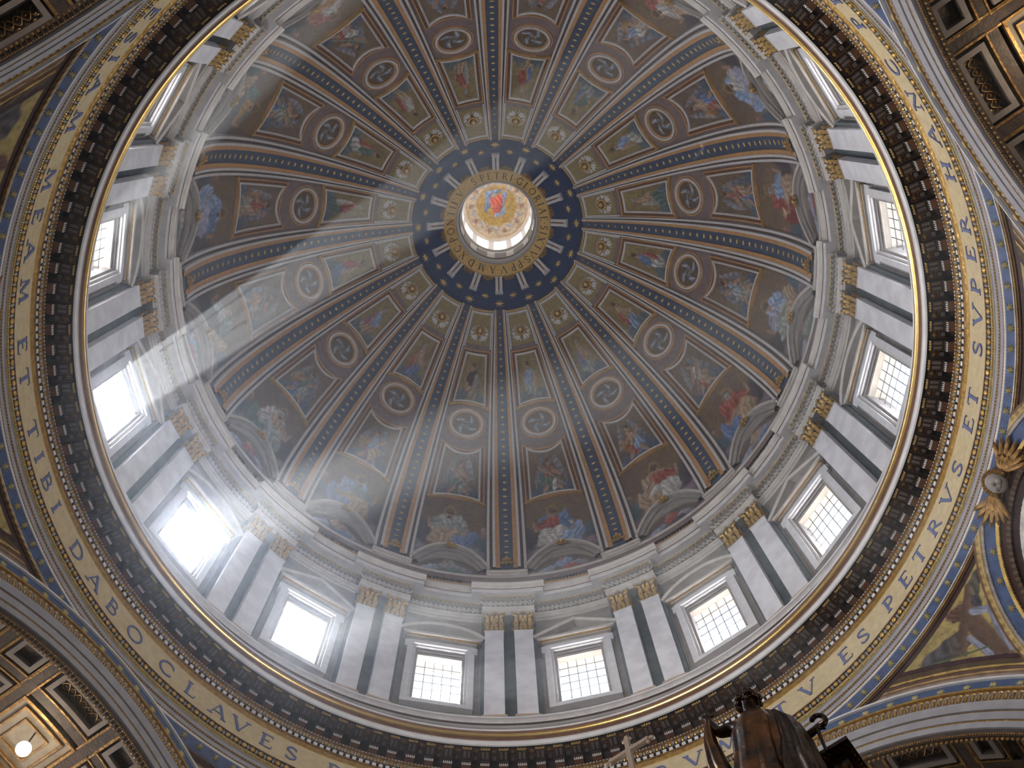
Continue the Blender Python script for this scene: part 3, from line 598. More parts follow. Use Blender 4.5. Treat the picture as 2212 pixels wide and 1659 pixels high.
# ------------------------------------------------------------------ pictures
class Pic:
    g = 1.5
    def __init__(s, X, Y, bg, var=.25, seed=0, bg2=None):
        s.X, s.Y = X, Y; s.rs = np.random.RandomState(seed); s.I = np.ones(X.shape + (3,)) * np.array(bg)
        n = s.noise(2.2); s.I *= (1 + var * n)[..., None]
        if bg2 is not None: t = np.clip(.5 + n, 0, 1)[..., None]; s.I = s.I * (1 - t) + np.array(bg2) * t
    def noise(s, f, k=7):
        r = np.zeros(s.X.shape)
        for i in range(k): a, b, c = s.rs.randn(3); r += np.sin(f * (1 + i * .45) * (a * s.X * 2 + b * s.Y * 2) + c * 9) / (1 + i * .3)
        return r / 2.4
    def mix(s, mask, col): s.I = s.I * (1 - mask[..., None]) + col * s.g * mask[..., None]
    def blob(s, cx, cy, rx, ry, rot, col, fold=0., soft=.16, lit=.45, fr=9):
        c, q = math.cos(RAD(rot)), math.sin(RAD(rot)); x = ((s.X - cx) * c + (s.Y - cy) * q) / rx; y = (-(s.X - cx) * q + (s.Y - cy) * c) / ry
        ed = 1 + .14 * np.sin(3 * np.arctan2(y, x) + s.rs.rand() * 6) + .07 * np.sin(7 * np.arctan2(y, x) + s.rs.rand() * 6)
        d = np.sqrt(x * x + y * y) / ed; mk = np.clip((1 - d) / soft + .5, 0, 1)
        sh = 1 - lit * .5 + lit * np.clip(.5 + .45 * y - .35 * x, 0, 1) * 1.3
        if fold: sh = sh * (1 + fold * np.sin(fr * x + 2.2 * np.sin(2.5 * y + s.rs.rand() * 6)) * .8)
        s.mix(mk, np.array(col) * sh[..., None])
    def limb(s, x0, y0, x1, y1, w0, w1, col, fold=0.):
        dx, dy = x1 - x0, y1 - y0; L2 = dx * dx + dy * dy + 1e-9; t = np.clip(((s.X - x0) * dx + (s.Y - y0) * dy) / L2, 0, 1)
        w = w0 + (w1 - w0) * t; d = np.hypot(s.X - x0 - t * dx, s.Y - y0 - t * dy) / w; mk = np.clip((1 - d) / .25 + .5, 0, 1)
        sd = ((s.X - x0) * -dy + (s.Y - y0) * dx) / math.sqrt(L2) / w
        s.mix(mk, np.array(col) * (1 - .3 * sd * (1 if dx > 0 else -1) + fold * np.sin(6 * sd + 5 * t))[..., None])
    def arcline(s, cx, cy, r, w, col):
        d = np.abs(np.hypot(s.X - cx, s.Y - cy) - r) / w; s.mix(np.clip(1.3 - d, 0, 1), np.array(col))
SKIN = (.24, .15, .105); HAIR = (.06, .035, .02)
CC = dict(w=(.30, .28, .26), b=(.085, .12, .21), B=(.16, .21, .30), r=(.20, .055, .04), R=(.13, .03, .03), t=(.24, .17, .11), g=(.07, .105, .085), G=(.18, .19, .17), o=(.22, .12, .04), d=(.045, .035, .04), p=(.15, .07, .12), l=(.22, .21, .26))
def saint(P, cols, e, lean=0.):
    """seated robed figure; cols = cloak, torso, lap, side cloth; e = +-1 facing"""
    ck, tr, lp, sd = [CC[c] for c in cols]; hx = .10 * e; P.X = P.X / 1.32; P.Y = .8 - (.8 - P.Y) * 1.36
    for x, y, r in ((-.95, .12, .42), (-.55, .02, .38), (.55, .05, .40), (.98, .15, .40), (0, .0, .5)): P.blob(x, y, r, r * .34, P.rs.randn() * 12, (.10 + .05 * P.rs.rand(), .10, .12), .2, .3)
    P.blob(.72 * e, .40, .30, .20, 20 * e, CC['d'], .2, .4); P.blob(-.78 * e, .33, .26, .16, -15, (.05, .075, .09), .2, .4)
    P.arcline(hx, .80, .135, .018, (.22, .14, .05))
    P.blob(hx * .4, .60, .36, .20, 10 * e, ck, .35, fr=7); P.blob(hx - .22 * e, .56, .17, .24, 28 * e, ck, .35)
    P.blob(hx, .62, .19, .15, 0, tr, .3); P.blob(hx + .27 * e, .58, .13, .10, -30 * e, ck, .3)
    P.blob(-.02, .40, .47, .155, -12 * e, lp, .38, fr=8); P.blob(.30 * e, .41, .22, .13, -25 * e, lp, .25)
    P.blob(-.20 * e, .26, .26, .17, 12 * e, sd, .35); P.blob(.16 * e, .24, .17, .20, 4, lp, .35); P.blob(-.42 * e, .40, .13, .17, 30 * e, sd, .3)
    P.limb(hx + .20 * e, .64, .52 * e, .55, .075, .045, tr, .2); P.limb(.52 * e, .55, .56 * e, .66, .04, .035, SKIN)
    P.limb(hx - .2 * e, .62, -.30 * e, .48, .07, .045, ck, .2); P.blob(-.30 * e, .47, .05, .03, 0, SKIN)
    P.blob(hx, .795, .085, .062, 0, SKIN); P.blob(hx - .01 * e, .835, .09, .035, 6 * e, HAIR if P.rs.rand() > .4 else CC['G']); P.blob(hx + .015 * e, .752, .05, .028, 0, HAIR if P.rs.rand() > .5 else SKIN)
    P.blob(-.03 * e, .12, .06, .025, 0, SKIN)
    if P.rs.rand() > .4: P.blob(-.72 * e, .58, .08, .045, 0, SKIN); P.blob(-.74 * e, .50, .11, .07, 20, (.16, .10, .08), .2)
def angel(P, cols, e):
    a, b, c = [CC[q] for q in cols]
    P.blob(-.45 * e, .55, .42, .16, 50 * e, (.11, .11, .13), .35, fr=13); P.blob(.55 * e, .62, .36, .13, -48 * e, (.15, .14, .15), .35, fr=13)
    for x, y in ((-.6, .10), (.1, .06), (.65, .12)): P.blob(x, y, .42, .13, 0, (.06, .07, .09), .2, .35)
    P.blob(0, .48, .28, .19, 14 * e, a, .35); P.blob(-.12 * e, .26, .36, .17, -24 * e, b, .4, fr=10); P.blob(.24 * e, .22, .25, .12, 30 * e, c, .35)
    P.limb(.18 * e, .58, .52 * e, .44, .07, .05, SKIN); P.limb(-.16 * e, .56, -.52 * e, .68, .07, .045, SKIN)
    P.limb(-.2 * e, .2, -.42 * e, .06, .08, .05, SKIN); P.limb(.30 * e, .2, .5 * e, .10, .08, .05, SKIN)
    P.limb(.62 * e, .18, -.5 * e, .80, .035, .035, (.16, .15, .12)) if P.rs.rand() > .5 else P.blob(.55 * e, .42, .13, .15, 0, CC['o'], .2)
    P.blob(.05 * e, .76, .125, .088, 10 * e, SKIN); P.blob(.02 * e, .82, .135, .05, 10 * e, HAIR)
def halff(P, cols, e):
    a, b, c = [CC[q] for q in cols]
    for x, y in ((-.6, .12), (.5, .10)): P.blob(x, y, .5, .14, 0, (.075, .085, .09), .2, .35)
    P.blob(0, .28, .48, .20, 8 * e, b, .4, fr=9); P.blob(.06 * e, .52, .38, .17, -10 * e, a, .35); P.blob(-.34 * e, .42, .2, .2, 20, c, .35)
    P.limb(.24 * e, .55, .56 * e, .42, .10, .06, a, .2); P.blob(.56 * e, .42, .09, .05, 0, SKIN); P.limb(-.2 * e, .5, -.1 * e, .36, .09, .06, SKIN)
    P.blob(.05 * e, .74, .17, .085, 0, SKIN); P.blob(.03 * e, .80, .19, .055, 6 * e, HAIR if P.rs.rand() > .4 else CC['G'])
GB, GB2 = (.21, .14, .075), (.16, .105, .075)
GT, GT2 = (.31, .23, .09), (.22, .155, .07)
SAINTS = ['brwB', 'trwt', 'rrtb', 'BlGt', 'rBtR', 'BwlB', 'rwtd', 'Bbwt', 'obwr', 'rwod', 'godt', 'BblB', 'gGdt', 'wtGg', 'Bgtb', 'GGtb']
ANG = ['rgw', 'tBr', 'wtr', 'BGt', 'rtb', 'tbr', 'Bwt', 'rbt', 'bwr', 'gwr', 'tGb', 'rtG', 'dtG', 'gGb', 'Btp', 'tgG']
def frame_path(hb, ht, sb, st, cb, ct, grow=0., n=10):
    """closed path in (phi, s): bottom edge curved by cb at mid, top edge by ct; grow in metres"""
    gp = lambda s: math.degrees(grow / float(np.linalg.norm(dome(0, s)[:2])))
    out = [(u * (hb + gp(sb)), sb - grow + cb * (1 - u * u)) for u in np.linspace(-1, 1, n)]
    return out + [(u * (ht + gp(st)), st + grow + ct * (1 - u * u)) for u in np.linspace(1, -1, n)]
def spec_frame(hb, ht, sb, st, cb, ct):
    def f(parent, base):
        m = MB(); on_dome(m, frame_path(hb, ht, sb, st, cb, ct, .07), [(-.08, 0), (-.08, .16), (.02, .20), (.08, .13), (.08, 0)]); m.build('pale_frame', 'fillet', parent, base)
        m = MB(); on_dome(m, frame_path(hb, ht, sb, st, cb, ct, .27), [(-.12, 0), (-.12, .10), (.12, .14), (.12, 0)]); m.build('brown_frame', 'redbrown', parent, base)
        m = MB(); on_dome(m, frame_path(hb, ht, sb, st, cb, ct, .42), [(-.045, 0), (-.045, .20), (.045, .20), (.045, 0)]); m.build('gilt_edge', 'ochre', parent, base)
        p = [(u * (hb + 1.75), sb - .72 + (cb + .36) * (1 - u * u)) for u in np.linspace(-1, 1, 13)]
        m = MB(); q = np.array(p); m.sweep(dome(q[:, 0], q[:, 1], 0), dome_n(q[:, 0], q[:, 1]), [(-.07, 0), (-.06, .20), (.06, .24), (.09, 0)]); m.build('gilt_arc', 'gilt', parent, base)
    return f
def picture(name, k, w_lo, w_hi, sb, st, cb, ct, draw, nu, nv, base, off=.03, bg=GB, bg2=GB2, asp=1., seedo=0, shape=None):
    u = np.linspace(-1, 1, nu)[:, None]; v = np.linspace(0, 1, nv)[None]
    if shape: PH, S_ = shape(u, v)
    else:
        S_ = (sb + cb * (1 - u * u)) * (1 - v) + (st + ct * (1 - u * u)) * v; hw_ = w_lo + (w_hi - w_lo) * v; PH = u * hw_ + 0 * v
    X = u * asp + 0 * v; Y = v + 0 * u
    P = Pic(X, Y, bg, .22, seed=100 + k * 7 + seedo, bg2=bg2); draw(P)
    m = MB(); m.grid(dome(PH, S_, off), C=np.clip(P.I, .008, .9)); return m, P
protos = {}
def frames_once(key, fn, base):
    """build the frame parts once, later instances share their meshes"""
    if key not in protos:
        root = empty('proto'); fn(root, base); protos[key] = root; return root, True
    return protos[key], False
def sector_thing(name, k, s_base, label, cat, group, mb, key, fn, pm='paint', pic='picture', h2=None):
    bR = np.array(dome(0, s_base)); root = empty(name)
    if mb is not None: mb.build(pic, pm, root, bR)
    if fn:
        pr, new = frames_once(key, fn, bR)
        for ch in list(pr.children): c = copy_tree(ch, root)
    a = RAD((k + .5) * SEC if h2 is None else h2); R_ = bR[1]
    root.location = (R_ * math.sin(a), R_ * math.cos(a), bR[2]); root.rotation_euler = (0, 0, -a)
    return tag(root, label, cat, group)
CN = dict(w='white', b='dark blue', B='pale blue', r='red', R='crimson', t='tan', g='dark green', G='grey-green', o='ochre', d='black-brown', p='purple', l='lilac')
def lun_shape(u, v):
    top = -1.18 - 2.5 * np.abs(u) ** 2.2; S_ = -3.75 * (1 - v) + top * v; return u * 6.0 + 0 * v, S_
def lun_frames(parent, base):
    def arcp(hw_, pk, lo, n=21):
        u = np.linspace(-1, 1, n); return np.c_[u * hw_, lo + (pk - lo) * (1 - np.abs(u) ** 2.3)]
    for name, hw_, pk, lo, w, o, mt in (('outer_archivolt', 7.6, 1.02, -2.6, .12, .34, 'cream'), ('hollow', 7.15, .62, -2.9, .14, .16, 'grey'), ('middle_archivolt', 6.8, .22, -3.0, .18, .26, 'grey'), ('inner_hollow', 6.4, -.35, -3.0, .26, .14, 'grey'), ('inner_lip', 6.1, -.92, -3.1, .06, .18, 'tan')):
        q = arcp(hw_, pk, lo); m = MB(); m.sweep(dome(q[:, 0], q[:, 1], 0), dome_n(q[:, 0], q[:, 1]), [(-w, 0), (-w, o), (w, o), (w, 0)]); m.build(name, mt, parent, base)
def med_frames(parent, base):
    def el(r, n=40): R_ = 15.75; q = np.linspace(0, 2 * np.pi, n, endpoint=False); return np.c_[np.degrees(1.36 * r * np.cos(q) / R_), 18.18 + 1.56 * r * np.sin(q)]
    for name, r, w, o, mt in (('pale_ring', 1.0, .09, .20, 'fillet'), ('beaded_ring', .88, .06, .12, 'ochre'), ('outer_ring', 1.16, .05, .12, 'ochre')):
        q = el(r); m = MB(); m.sweep(dome(q[:, 0], q[:, 1], 0), dome_n(q[:, 0], q[:, 1]), [(-w, 0), (-w, o), (w, o), (w, 0)], closed=True); m.build(name, mt, parent, base)
def draw_med(P, seed):
    e = P.rs.rand() * 60 - 30
    for i in range(4):
        q = RAD(90 * i + 45 + e * .2); P.blob(.42 * math.cos(q), .42 * math.sin(q), .34, .13, math.degrees(q) + 28, (.10, .12, .16), .4, fr=12); P.blob(.52 * math.cos(q + .25), .52 * math.sin(q + .25), .26, .07, math.degrees(q) + 60, (.26, .25, .25), .3)
    P.blob(0, 0, .17, .17, 0, (.17, .12, .08)); P.blob(0, .06, .15, .06, 0, HAIR)
def medallion(k):
    n = 36; rr = np.linspace(0.001, .97, 18)[:, None]; q = np.linspace(0, 2 * np.pi, 49)[None]; X = rr * np.cos(q); Y = rr * np.sin(q)
    P = Pic(X, Y, (.15, .10, .05), .2, seed=k + 500, bg2=(.12, .075, .045)); draw_med(P, k)
    m = MB(); m.grid(dome(np.degrees(1.36 * X / 15.75), 18.18 + 1.56 * Y, .03), C=np.clip(P.I, .01, .9)); return m
for k in range(16):
    e = 1 if (k * 5) % 3 else -1; cs = SAINTS[k]; ca = ANG[k]; cb_ = ANG[(k * 7 + 3) % 16]
    wh = lambda s: float(web_half(s)) - .15
    m, P = picture('x', k, wh(-3), wh(8.4), -2.95, 8.45, 0, 0, lambda P: saint(P, cs, e), 66, 96, None, off=.02)
    sector_thing('saint_mosaic', k, 1.0, 'seated figure mosaic, %s cloak and %s robe, %s' % (CN[cs[0]], CN[cs[2]], SPOT[k]), 'mosaic', 'seated figures round the dome foot', m, None, None)
    m, P = picture('x', k, 5.1, 4.6, 8.54, 15.13, .45, -.70, lambda P: angel(P, ca, -e), 50, 60, None, off=.04, seedo=1)
    sector_thing('angel_mosaic', k, 8.5, 'wide framed angel mosaic in %s and %s, %s' % (CN[ca[0]], CN[ca[1]], SPOT[k]), 'mosaic', 'large angel panels of the dome', m, 'low', spec_frame(5.1, 4.6, 8.54, 15.13, .45, -.70))
    m, P = picture('x', k, 5.0, 4.1, 20.65, 26.2, .30, 0, lambda P: halff(P, cb_, e), 42, 52, None, off=.04, bg=GT, bg2=GT2, seedo=2)
    sector_thing('half_figure_mosaic', k, 20.6, 'small tapering figure mosaic in %s and %s, %s' % (CN[cb_[0]], CN[cb_[1]], SPOT[k]), 'mosaic', 'small upper panels of the dome', m, 'upp', spec_frame(5.0, 4.1, 20.65, 26.2, .30, 0))
    sector_thing('medallion', k, 18.18, 'round winged-head medallion in pale ring, %s' % SPOT[k], 'medallion', 'round medallions of the dome', medallion(k), 'med', med_frames)
    m, P = picture('x', k, 0, 0, 0, 0, 0, 0, lambda P: (P.blob(.0, .55, .30, .34, 0, CC['BrtGlw'[k % 6]], .3), P.blob(-.1, .85, .10, .14, 0, SKIN), P.blob(-.6, .3, .3, .3, 20, (.20, .22, .27), .3), P.blob(.45, .35, .32, .3, -20, (.16, .15, .17), .4), P.blob(.2, .2, .3, .2, 0, CC['rdbg'[k % 4]], .3)), 40, 20, None, off=.05, shape=lun_shape, bg=(.17, .13, .10), bg2=(.13, .11, .10), seedo=3)
    sector_thing('lunette', k, -3.0, 'arched lunette with small bust painting, %s' % SPOT[k], 'lunette', 'arched lunettes along the dome foot', m, 'lun', lun_frames, pic='bust_painting')

# ------------------------------------------------------------------ gilded heads and rosettes
def on(phi_m, s, off):      # metres across at distance s
    R_ = float(np.linalg.norm(dome(0, s)[:2])); return dome(math.degrees(phi_m / R_), s, off)
def axes(s):
    a = s / 37.0; return np.array([1., 0, 0]), np.array([0, -math.sin(a), math.cos(a)]), np.array([0, -math.cos(a), -math.sin(a)])
def head_orn():
    s = 28.75; X, S_, N_ = axes(s); b = np.array(dome(0, s)); r = empty('winged_head')
    m = MB(); m.ell(b + N_ * .36, X * .27, S_ * .32, N_ * .28, 10, 7); m.ell(b + N_ * .56 - S_ * .03, X * .05, S_ * .07, N_ * .07, 6, 4); m.build('face', 'gilt', r, b, smooth=True)
    m = MB(); rs = np.random.RandomState(3)
    for i in range(16): q = 2 * math.pi * i / 16; m.ell(b + N_ * .26 + X * .41 * math.cos(q) + S_ * .45 * math.sin(q), X * .13, S_ * .13, N_ * .13, 6, 4)
    m.build('curls', 'gilt', r, b)
    m = MB()
    for e in (-1, 1):
        for q, L, w in ((-12, .50, .13), (-48, .62, .17), (-66, .74, .16), (30, .34, .12)):
            D_ = X * e * math.cos(RAD(q)) + S_ * math.sin(RAD(q)); T_ = np.cross(N_, D_); m.ell(b + D_ * (.40 + L * .45) + N_ * .10, D_ * L * .5, T_ * w, N_ * .08, 7, 4)
            for j in (-1, 1): D2 = D_ + T_ * .25 * j; m.ell(b + D2 * (.40 + L * .62) + N_ * .08, D2 * L * .3, T_ * .06, N_ * .06, 5, 3)
    for i in range(14): q = math.pi * (.12 + .76 * i / 13); m.ell(b + N_ * .12 + X * .70 * math.cos(q) + S_ * .70 * math.sin(q), X * .07, S_ * .07, N_ * .06, 6, 3)
    m.build('wings', 'fillet', r, b)['label'] = 'pale stucco wings and garland'
    return r, b
def rosette(s, R1, name, kind):
    X, S_, N_ = axes(s); off = .36 if kind == 'arch' else .44; b = np.array(dome(0, s)); r = empty(name)
    m = MB(); m.ell(b + N_ * (off + .14), X * R1 * .35, S_ * R1 * .35, N_ * .17, 8, 5); m.build('centre', 'gilt', r, b, smooth=True)
    m = MB()
    for i in range(8):
        q = 2 * math.pi * i / 8; D_ = X * math.cos(q) + S_ * math.sin(q); T_ = np.cross(N_, D_); m.ell(b + D_ * R1 * .62 + N_ * (off + .05), D_ * R1 * .36, T_ * R1 * .24, N_ * .11, 6, 4)
    if kind == 'rib':
        for e in (-1, 1): m.ell(b - S_ * .45 + X * e * .30 + N_ * off, X * .30, S_ * .15, N_ * .1, 6, 4)
        m.ell(b - S_ * .5 + N_ * off, X * .15, S_ * .24, N_ * .1, 6, 4)
    m.build('petals', 'gilt', r, b)
    return r, b
for fn, ph0, lab, cat, grp in ((head_orn, .5, 'gilded cherub head with pale wings, near lantern, %s', 'cherub head', 'gilded heads round the lantern ring'),
        (lambda: rosette(.55, .46, 'rosette', 'arch'), .5, 'gilded rosette on lunette arch, %s', 'rosette', 'rosettes on the lunette arches'),
        (lambda: rosette(-1.7, .36, 'shell_ornament', 'rib'), 0., 'gilded shell ornament at foot of rib %s', 'ornament', 'gilded ornaments at the rib feet')):
    r, b = fn()
    for k in range(16):
        o = r if k == 0 else copy_tree(r); a = RAD((k + ph0) * SEC); o.location = (b[1] * math.sin(a), b[1] * math.cos(a), b[2]); o.rotation_euler = (0, 0, -a)
        tag(o, lab % (SPOT[k] if ph0 else RIBSPOT[k]), cat, grp)
for r in protos.values():
    for c in list(r.children): bpy.data.objects.remove(c)
    bpy.data.objects.remove(r)
# gold field behind each cherub head, part of the ceiling
m = MB(); m2 = MB(); s = np.linspace(27.35, 30.75, 8)
for k in range(16):
    c = (k + .5) * SEC; w = web_half(s) - .9
    m.grid(dome(np.linspace(-1, 1, 7)[:, None] * w[None] + c, s[None], .035))
    q = densify([(c - web_half(27.3) + .55, 26.9), (c - web_half(30.7) + .55, 30.75), (c + web_half(30.7) - .55, 30.75), (c + web_half(27.3) - .55, 26.9)], .6, False); q = np.array(q)
    m2.sweep(dome(q[:, 0], q[:, 1]), dome_n(q[:, 0], q[:, 1]), [(-.07, 0), (-.07, .14), (.07, .14), (.07, 0)])
m.build('gold_field', 'webgold', ceil, BC); m2.build('gold_field_frame', 'fillet', ceil, BC)

# ================================================================== lantern ring
lr = tag(empty('ceiling', (0, 0, 100 + ZS)), 'deep blue starry ring with gold inscription band around the lantern eye', 'ceiling ring', kind='structure'); BL = (0, 0, 100 + ZS)
ring('gilt_rim', [(7.86, 99.55), (7.80, 99.42), (7.66, 99.5), (7.62, 99.72)], 'gilt', lr, base=BL, n=192)
ring('pale_rim', [(8.06, 99.25), (8.0, 99.15), (7.86, 99.28), (7.84, 99.5)], 'fillet', lr, base=BL, n=192)
ring('blue_cove', [(7.64, 99.68), (7.3, 100.08), (6.4, 100.85), (5.5, 101.52), (4.86, 102.02)], 'bluedeep', lr, base=BL, n=192)
ring('inscription_lip', [(4.93, 102.02), (4.93, 101.80), (4.86, 101.78), (4.80, 101.92)], 'gilt', lr, base=BL, n=160)
ring('inscription_band', [(4.80, 101.92), (3.82, 102.44)], 'inscr', lr, base=BL, n=160)
ring('eye_moulding', [(3.82, 102.44), (3.80, 102.36), (3.70, 102.36), (3.66, 102.60), (3.60, 102.9)], 'grey', lr, base=BL, n=160)
IW = ['S', '.', 'PETRI', '.', 'GLORIAE', '.', 'SIXTVS', '.', 'PP', '.', 'V', '.', 'A', '.', 'M', '.', 'D', '.', 'XC', '.', 'PONTIF', '.', 'V', '.']
seq = []; x = 0
for w in IW:
    for ch in w:
        wdt = FONT[ch][0] + (.22 if ch != '.' else -.06); seq.append((ch, x + wdt / 2)); x += wdt
tot = seq[-2][1] - seq[0][1]
for ch, xx in seq:
    az_ = 180 + 28 - (xx - seq[0][1]) / tot * 338.0
    glyph(ch, lambda u, v, o: pol(az_ - math.degrees(u / 4.3), 3.97 + v, 102.36 - v * .53 - .006 - o * .7), .66, 'letterd', 'letter', lr, BL)
cov = lambda R_: float(np.interp(R_, [4.86, 5.5, 6.4, 7.3, 7.64], [102.02, 101.52, 100.85, 100.08, 99.68]))
sm = None
for k in range(32):
    R_ = 7.08 if k % 2 == 0 else 6.52; h = cov(R_) - .03; sc = .40 if k % 2 == 0 else .34
    if sm is None:
        sl_ = (101.02 - 99.68) / (7.64 - 6.2); X = np.array([1., 0, 0]); D_ = np.array([0, 1, -.85]); D_ /= np.linalg.norm(D_); N_ = np.array([0, -.65, -.76]); c = np.array(pol(0, 7.0, 100))
        P = [c + (X * math.cos(q) + D_ * math.sin(q)) * (.36 if i % 2 == 0 else .12) for i, q in enumerate(np.linspace(0, 2 * math.pi, 16, endpoint=False))]
        m = MB(); m.add(P + [c + N_ * .06], [(16, i, (i + 1) % 16) for i in range(16)]); sm = m.build('gold_star', 'star', lr, c); o = sm
    else: o = sm.copy(); COL.objects.link(o); o.parent = lr
    put(o, k * SEC / 2, R_, h, BL); o.scale = (sc / .30,) * 3
def bracket():
    b = np.array(pol(0, 4.95, 101.6)); r = empty('scroll_bracket')
    d = np.array([0, 1.45, -1.12]); L = np.linalg.norm(d); d /= L; n_ = np.array([0, -d[2] * -1, -d[1]]); n_ = np.array([0, -.61, -.79]); X = np.array([1., 0, 0]); c0 = np.array(pol(0, 4.9, 101.83))
    m = MB()
    for e in (-1, 1): m.box(c0 + d * L * .45 + X * e * .19, X * .125, d * L * .45, n_ * .12)
    m.build('volute_bars', 'fillet', r, b)
    m = MB(); m.box(c0 + d * L * .93, X * .36, d * .05, n_ * .18); m.box(c0 + d * L * .80, X * .335, d * .03, n_ * .15); m.build('foot', 'fillet', r, b)
    m = MB(); m.box(c0 + d * L * .45, X * .07, d * L * .44, n_ * .05); m.build('brown_channel', 'redbrown', r, b)
    m = MB()
    for e in (-1, 1): m.ell(c0 + d * L * .87 + X * e * .20 + n_ * .05, X * .13, d * .09, n_ * .12, 7, 5)
    m.build('scroll_end', 'fillet', r, b)
    return r, b
r, b = bracket()
for k in range(16):
    o = r if k == 0 else copy_tree(r); a = RAD(k * SEC); o.location = (b[1] * math.sin(a), b[1] * math.cos(a), b[2]); o.rotation_euler = (0, 0, -a)
    tag(o, 'pale scroll bracket on blue starry ring, pointing to rib %s' % RIBSPOT[k], 'bracket', 'scroll brackets of the lantern ring')
m = MB()
for k in range(16):
    X, Y, Z = frame3((k + .5) * SEC); c = pol((k + .5) * SEC, 5.02, 101.72)
    for i in range(-2, 3): m.ell(c + X * .19 * i + Y * (.10 - .05 * abs(i)), X * .12, Y * .22, Z * .12, 6, 4)
m.build('shell_swag', 'gilt_dark', lr, BL)
# lantern drum, seen through the eye
lw = tag(empty('wall_lantern', (0, 0, 103 + ZS)), 'pale lantern shaft with tall bright windows above the eye', 'wall', kind='structure'); BW = (0, 0, 103 + ZS)
ring('lower_wall', [(3.60, 102.9), (3.60, 104.7)], 'grey', lw, base=BW, n=96)
ring('gallery_wall', [(3.62, 104.7), (3.62, 110.2)], 'white', lw, base=BW, n=96)
ring('gallery_sill', [(3.60, 104.6), (3.50, 104.7), (3.50, 104.85), (3.62, 104.9)], 'grey', lw, base=BW, n=96)
ring('gallery_cornice', [(3.62, 110.0), (3.42, 110.15), (3.42, 110.5), (3.62, 110.6)], 'cream', lw, base=BW, n=96)
ring('upper_sill', [(3.62, 110.6), (3.62, 111.0)], 'white', lw, base=BW, n=96)
ring('upper_cornice', [(3.62, 119.2), (3.50, 119.4), (3.50, 119.7), (3.34, 119.9), (3.34, 120.4), (3.45, 120.5)], 'cream', lw, base=BW, n=96)
ring('toothed_cornice', [(3.34, 119.95), (3.28, 120.0), (3.28, 120.2), (3.34, 120.25)], 'gilt', lw, base=BW, n=96)
dk = MB(); pr_ = MB()
M['pane'] = emit_mat('lantern_bright_pane', (1.0, .97, .93), 2.2)
for k in range(12):
    c = k * 30 + 4
    dk.grid(pol(np.linspace(c - 9, c + 9, 5)[:, None], 3.58, np.array([105.6, 109.2])[None]))
    pr_.grid(pol(np.linspace(c - 4.4 + 15, c + 4.4 + 15, 3)[:, None], np.array([3.60]), np.array([110.9, 119.3])[None]))
    q = MB(); q.grid(pol(np.linspace(c - 10.6, c + 10.6, 6)[:, None], 3.70, np.array([110.95, 119.25])[None])); o = q.build('window_pane', 'pane', lw, BW)
    if k in (0,): o['label'] = 'brilliant sky-lit pane'
dk.build('dark_opening', 'slate', lw, BW); pr_.build('pier', 'white', lw, BW)
# small mosaic dome of the lantern with the seated Father in blue and red
q = np.linspace(0, 1, 40)[:, None]; a_ = np.linspace(0, 2 * np.pi, 121)[None]; X = q * np.cos(a_); Y = q * np.sin(a_)
P = Pic(X, Y, (.50, .34, .10), .15, 77, bg2=(.42, .28, .10))
rr = np.hypot(X, Y); P.mix(np.clip((rr - .62) / .06, 0, 1) * .9, np.array((.34, .28, .22)) * (1 + .2 * P.noise(5))[..., None])
for i in range(10): t = i * .628; P.blob(.80 * math.cos(t), .80 * math.sin(t), .09, .06, math.degrees(t), (.20, .13, .10)); P.blob(.74 * math.cos(t + .25), .74 * math.sin(t + .25), .11, .04, math.degrees(t) + 60, (.22, .24, .27))
for cx, cy, rx, ry, rot, col in ((-.28, .12, .10, .34, -10, (.14, .18, .28)), (-.12, .40, .30, .10, 15, (.16, .20, .30)), (.20, .16, .10, .34, -20, (.15, .20, .30)), (.02, .12, .20, .22, 10, (.42, .09, .06)), (-.02, -.12, .13, .20, 10, (.36, .09, .07)), (.04, -.30, .16, .06, 30, (.16, .19, .27)), (-.06, .30, .07, .08, 0, (.30, .22, .16)), (.20, -.22, .07, .16, -30, (.18, .24, .32))): P.blob(cx, cy, rx, ry, rot, col, .3)
m = MB(); g = np.stack([X * 3.36, -Y * 3.36, 120.4 + ZS + 2.3 * (1 - rr ** 2)], -1)
m.grid(g, C=np.clip(P.I, .01, .9)); o = m.build('lantern_dome_mosaic', 'paint', None, (0, 0, 120.4 + ZS)); o.location = (0, 0, 120.4 + ZS)
tag(o, 'gold mosaic of a figure in red and blue inside the small lantern dome', 'mosaic')
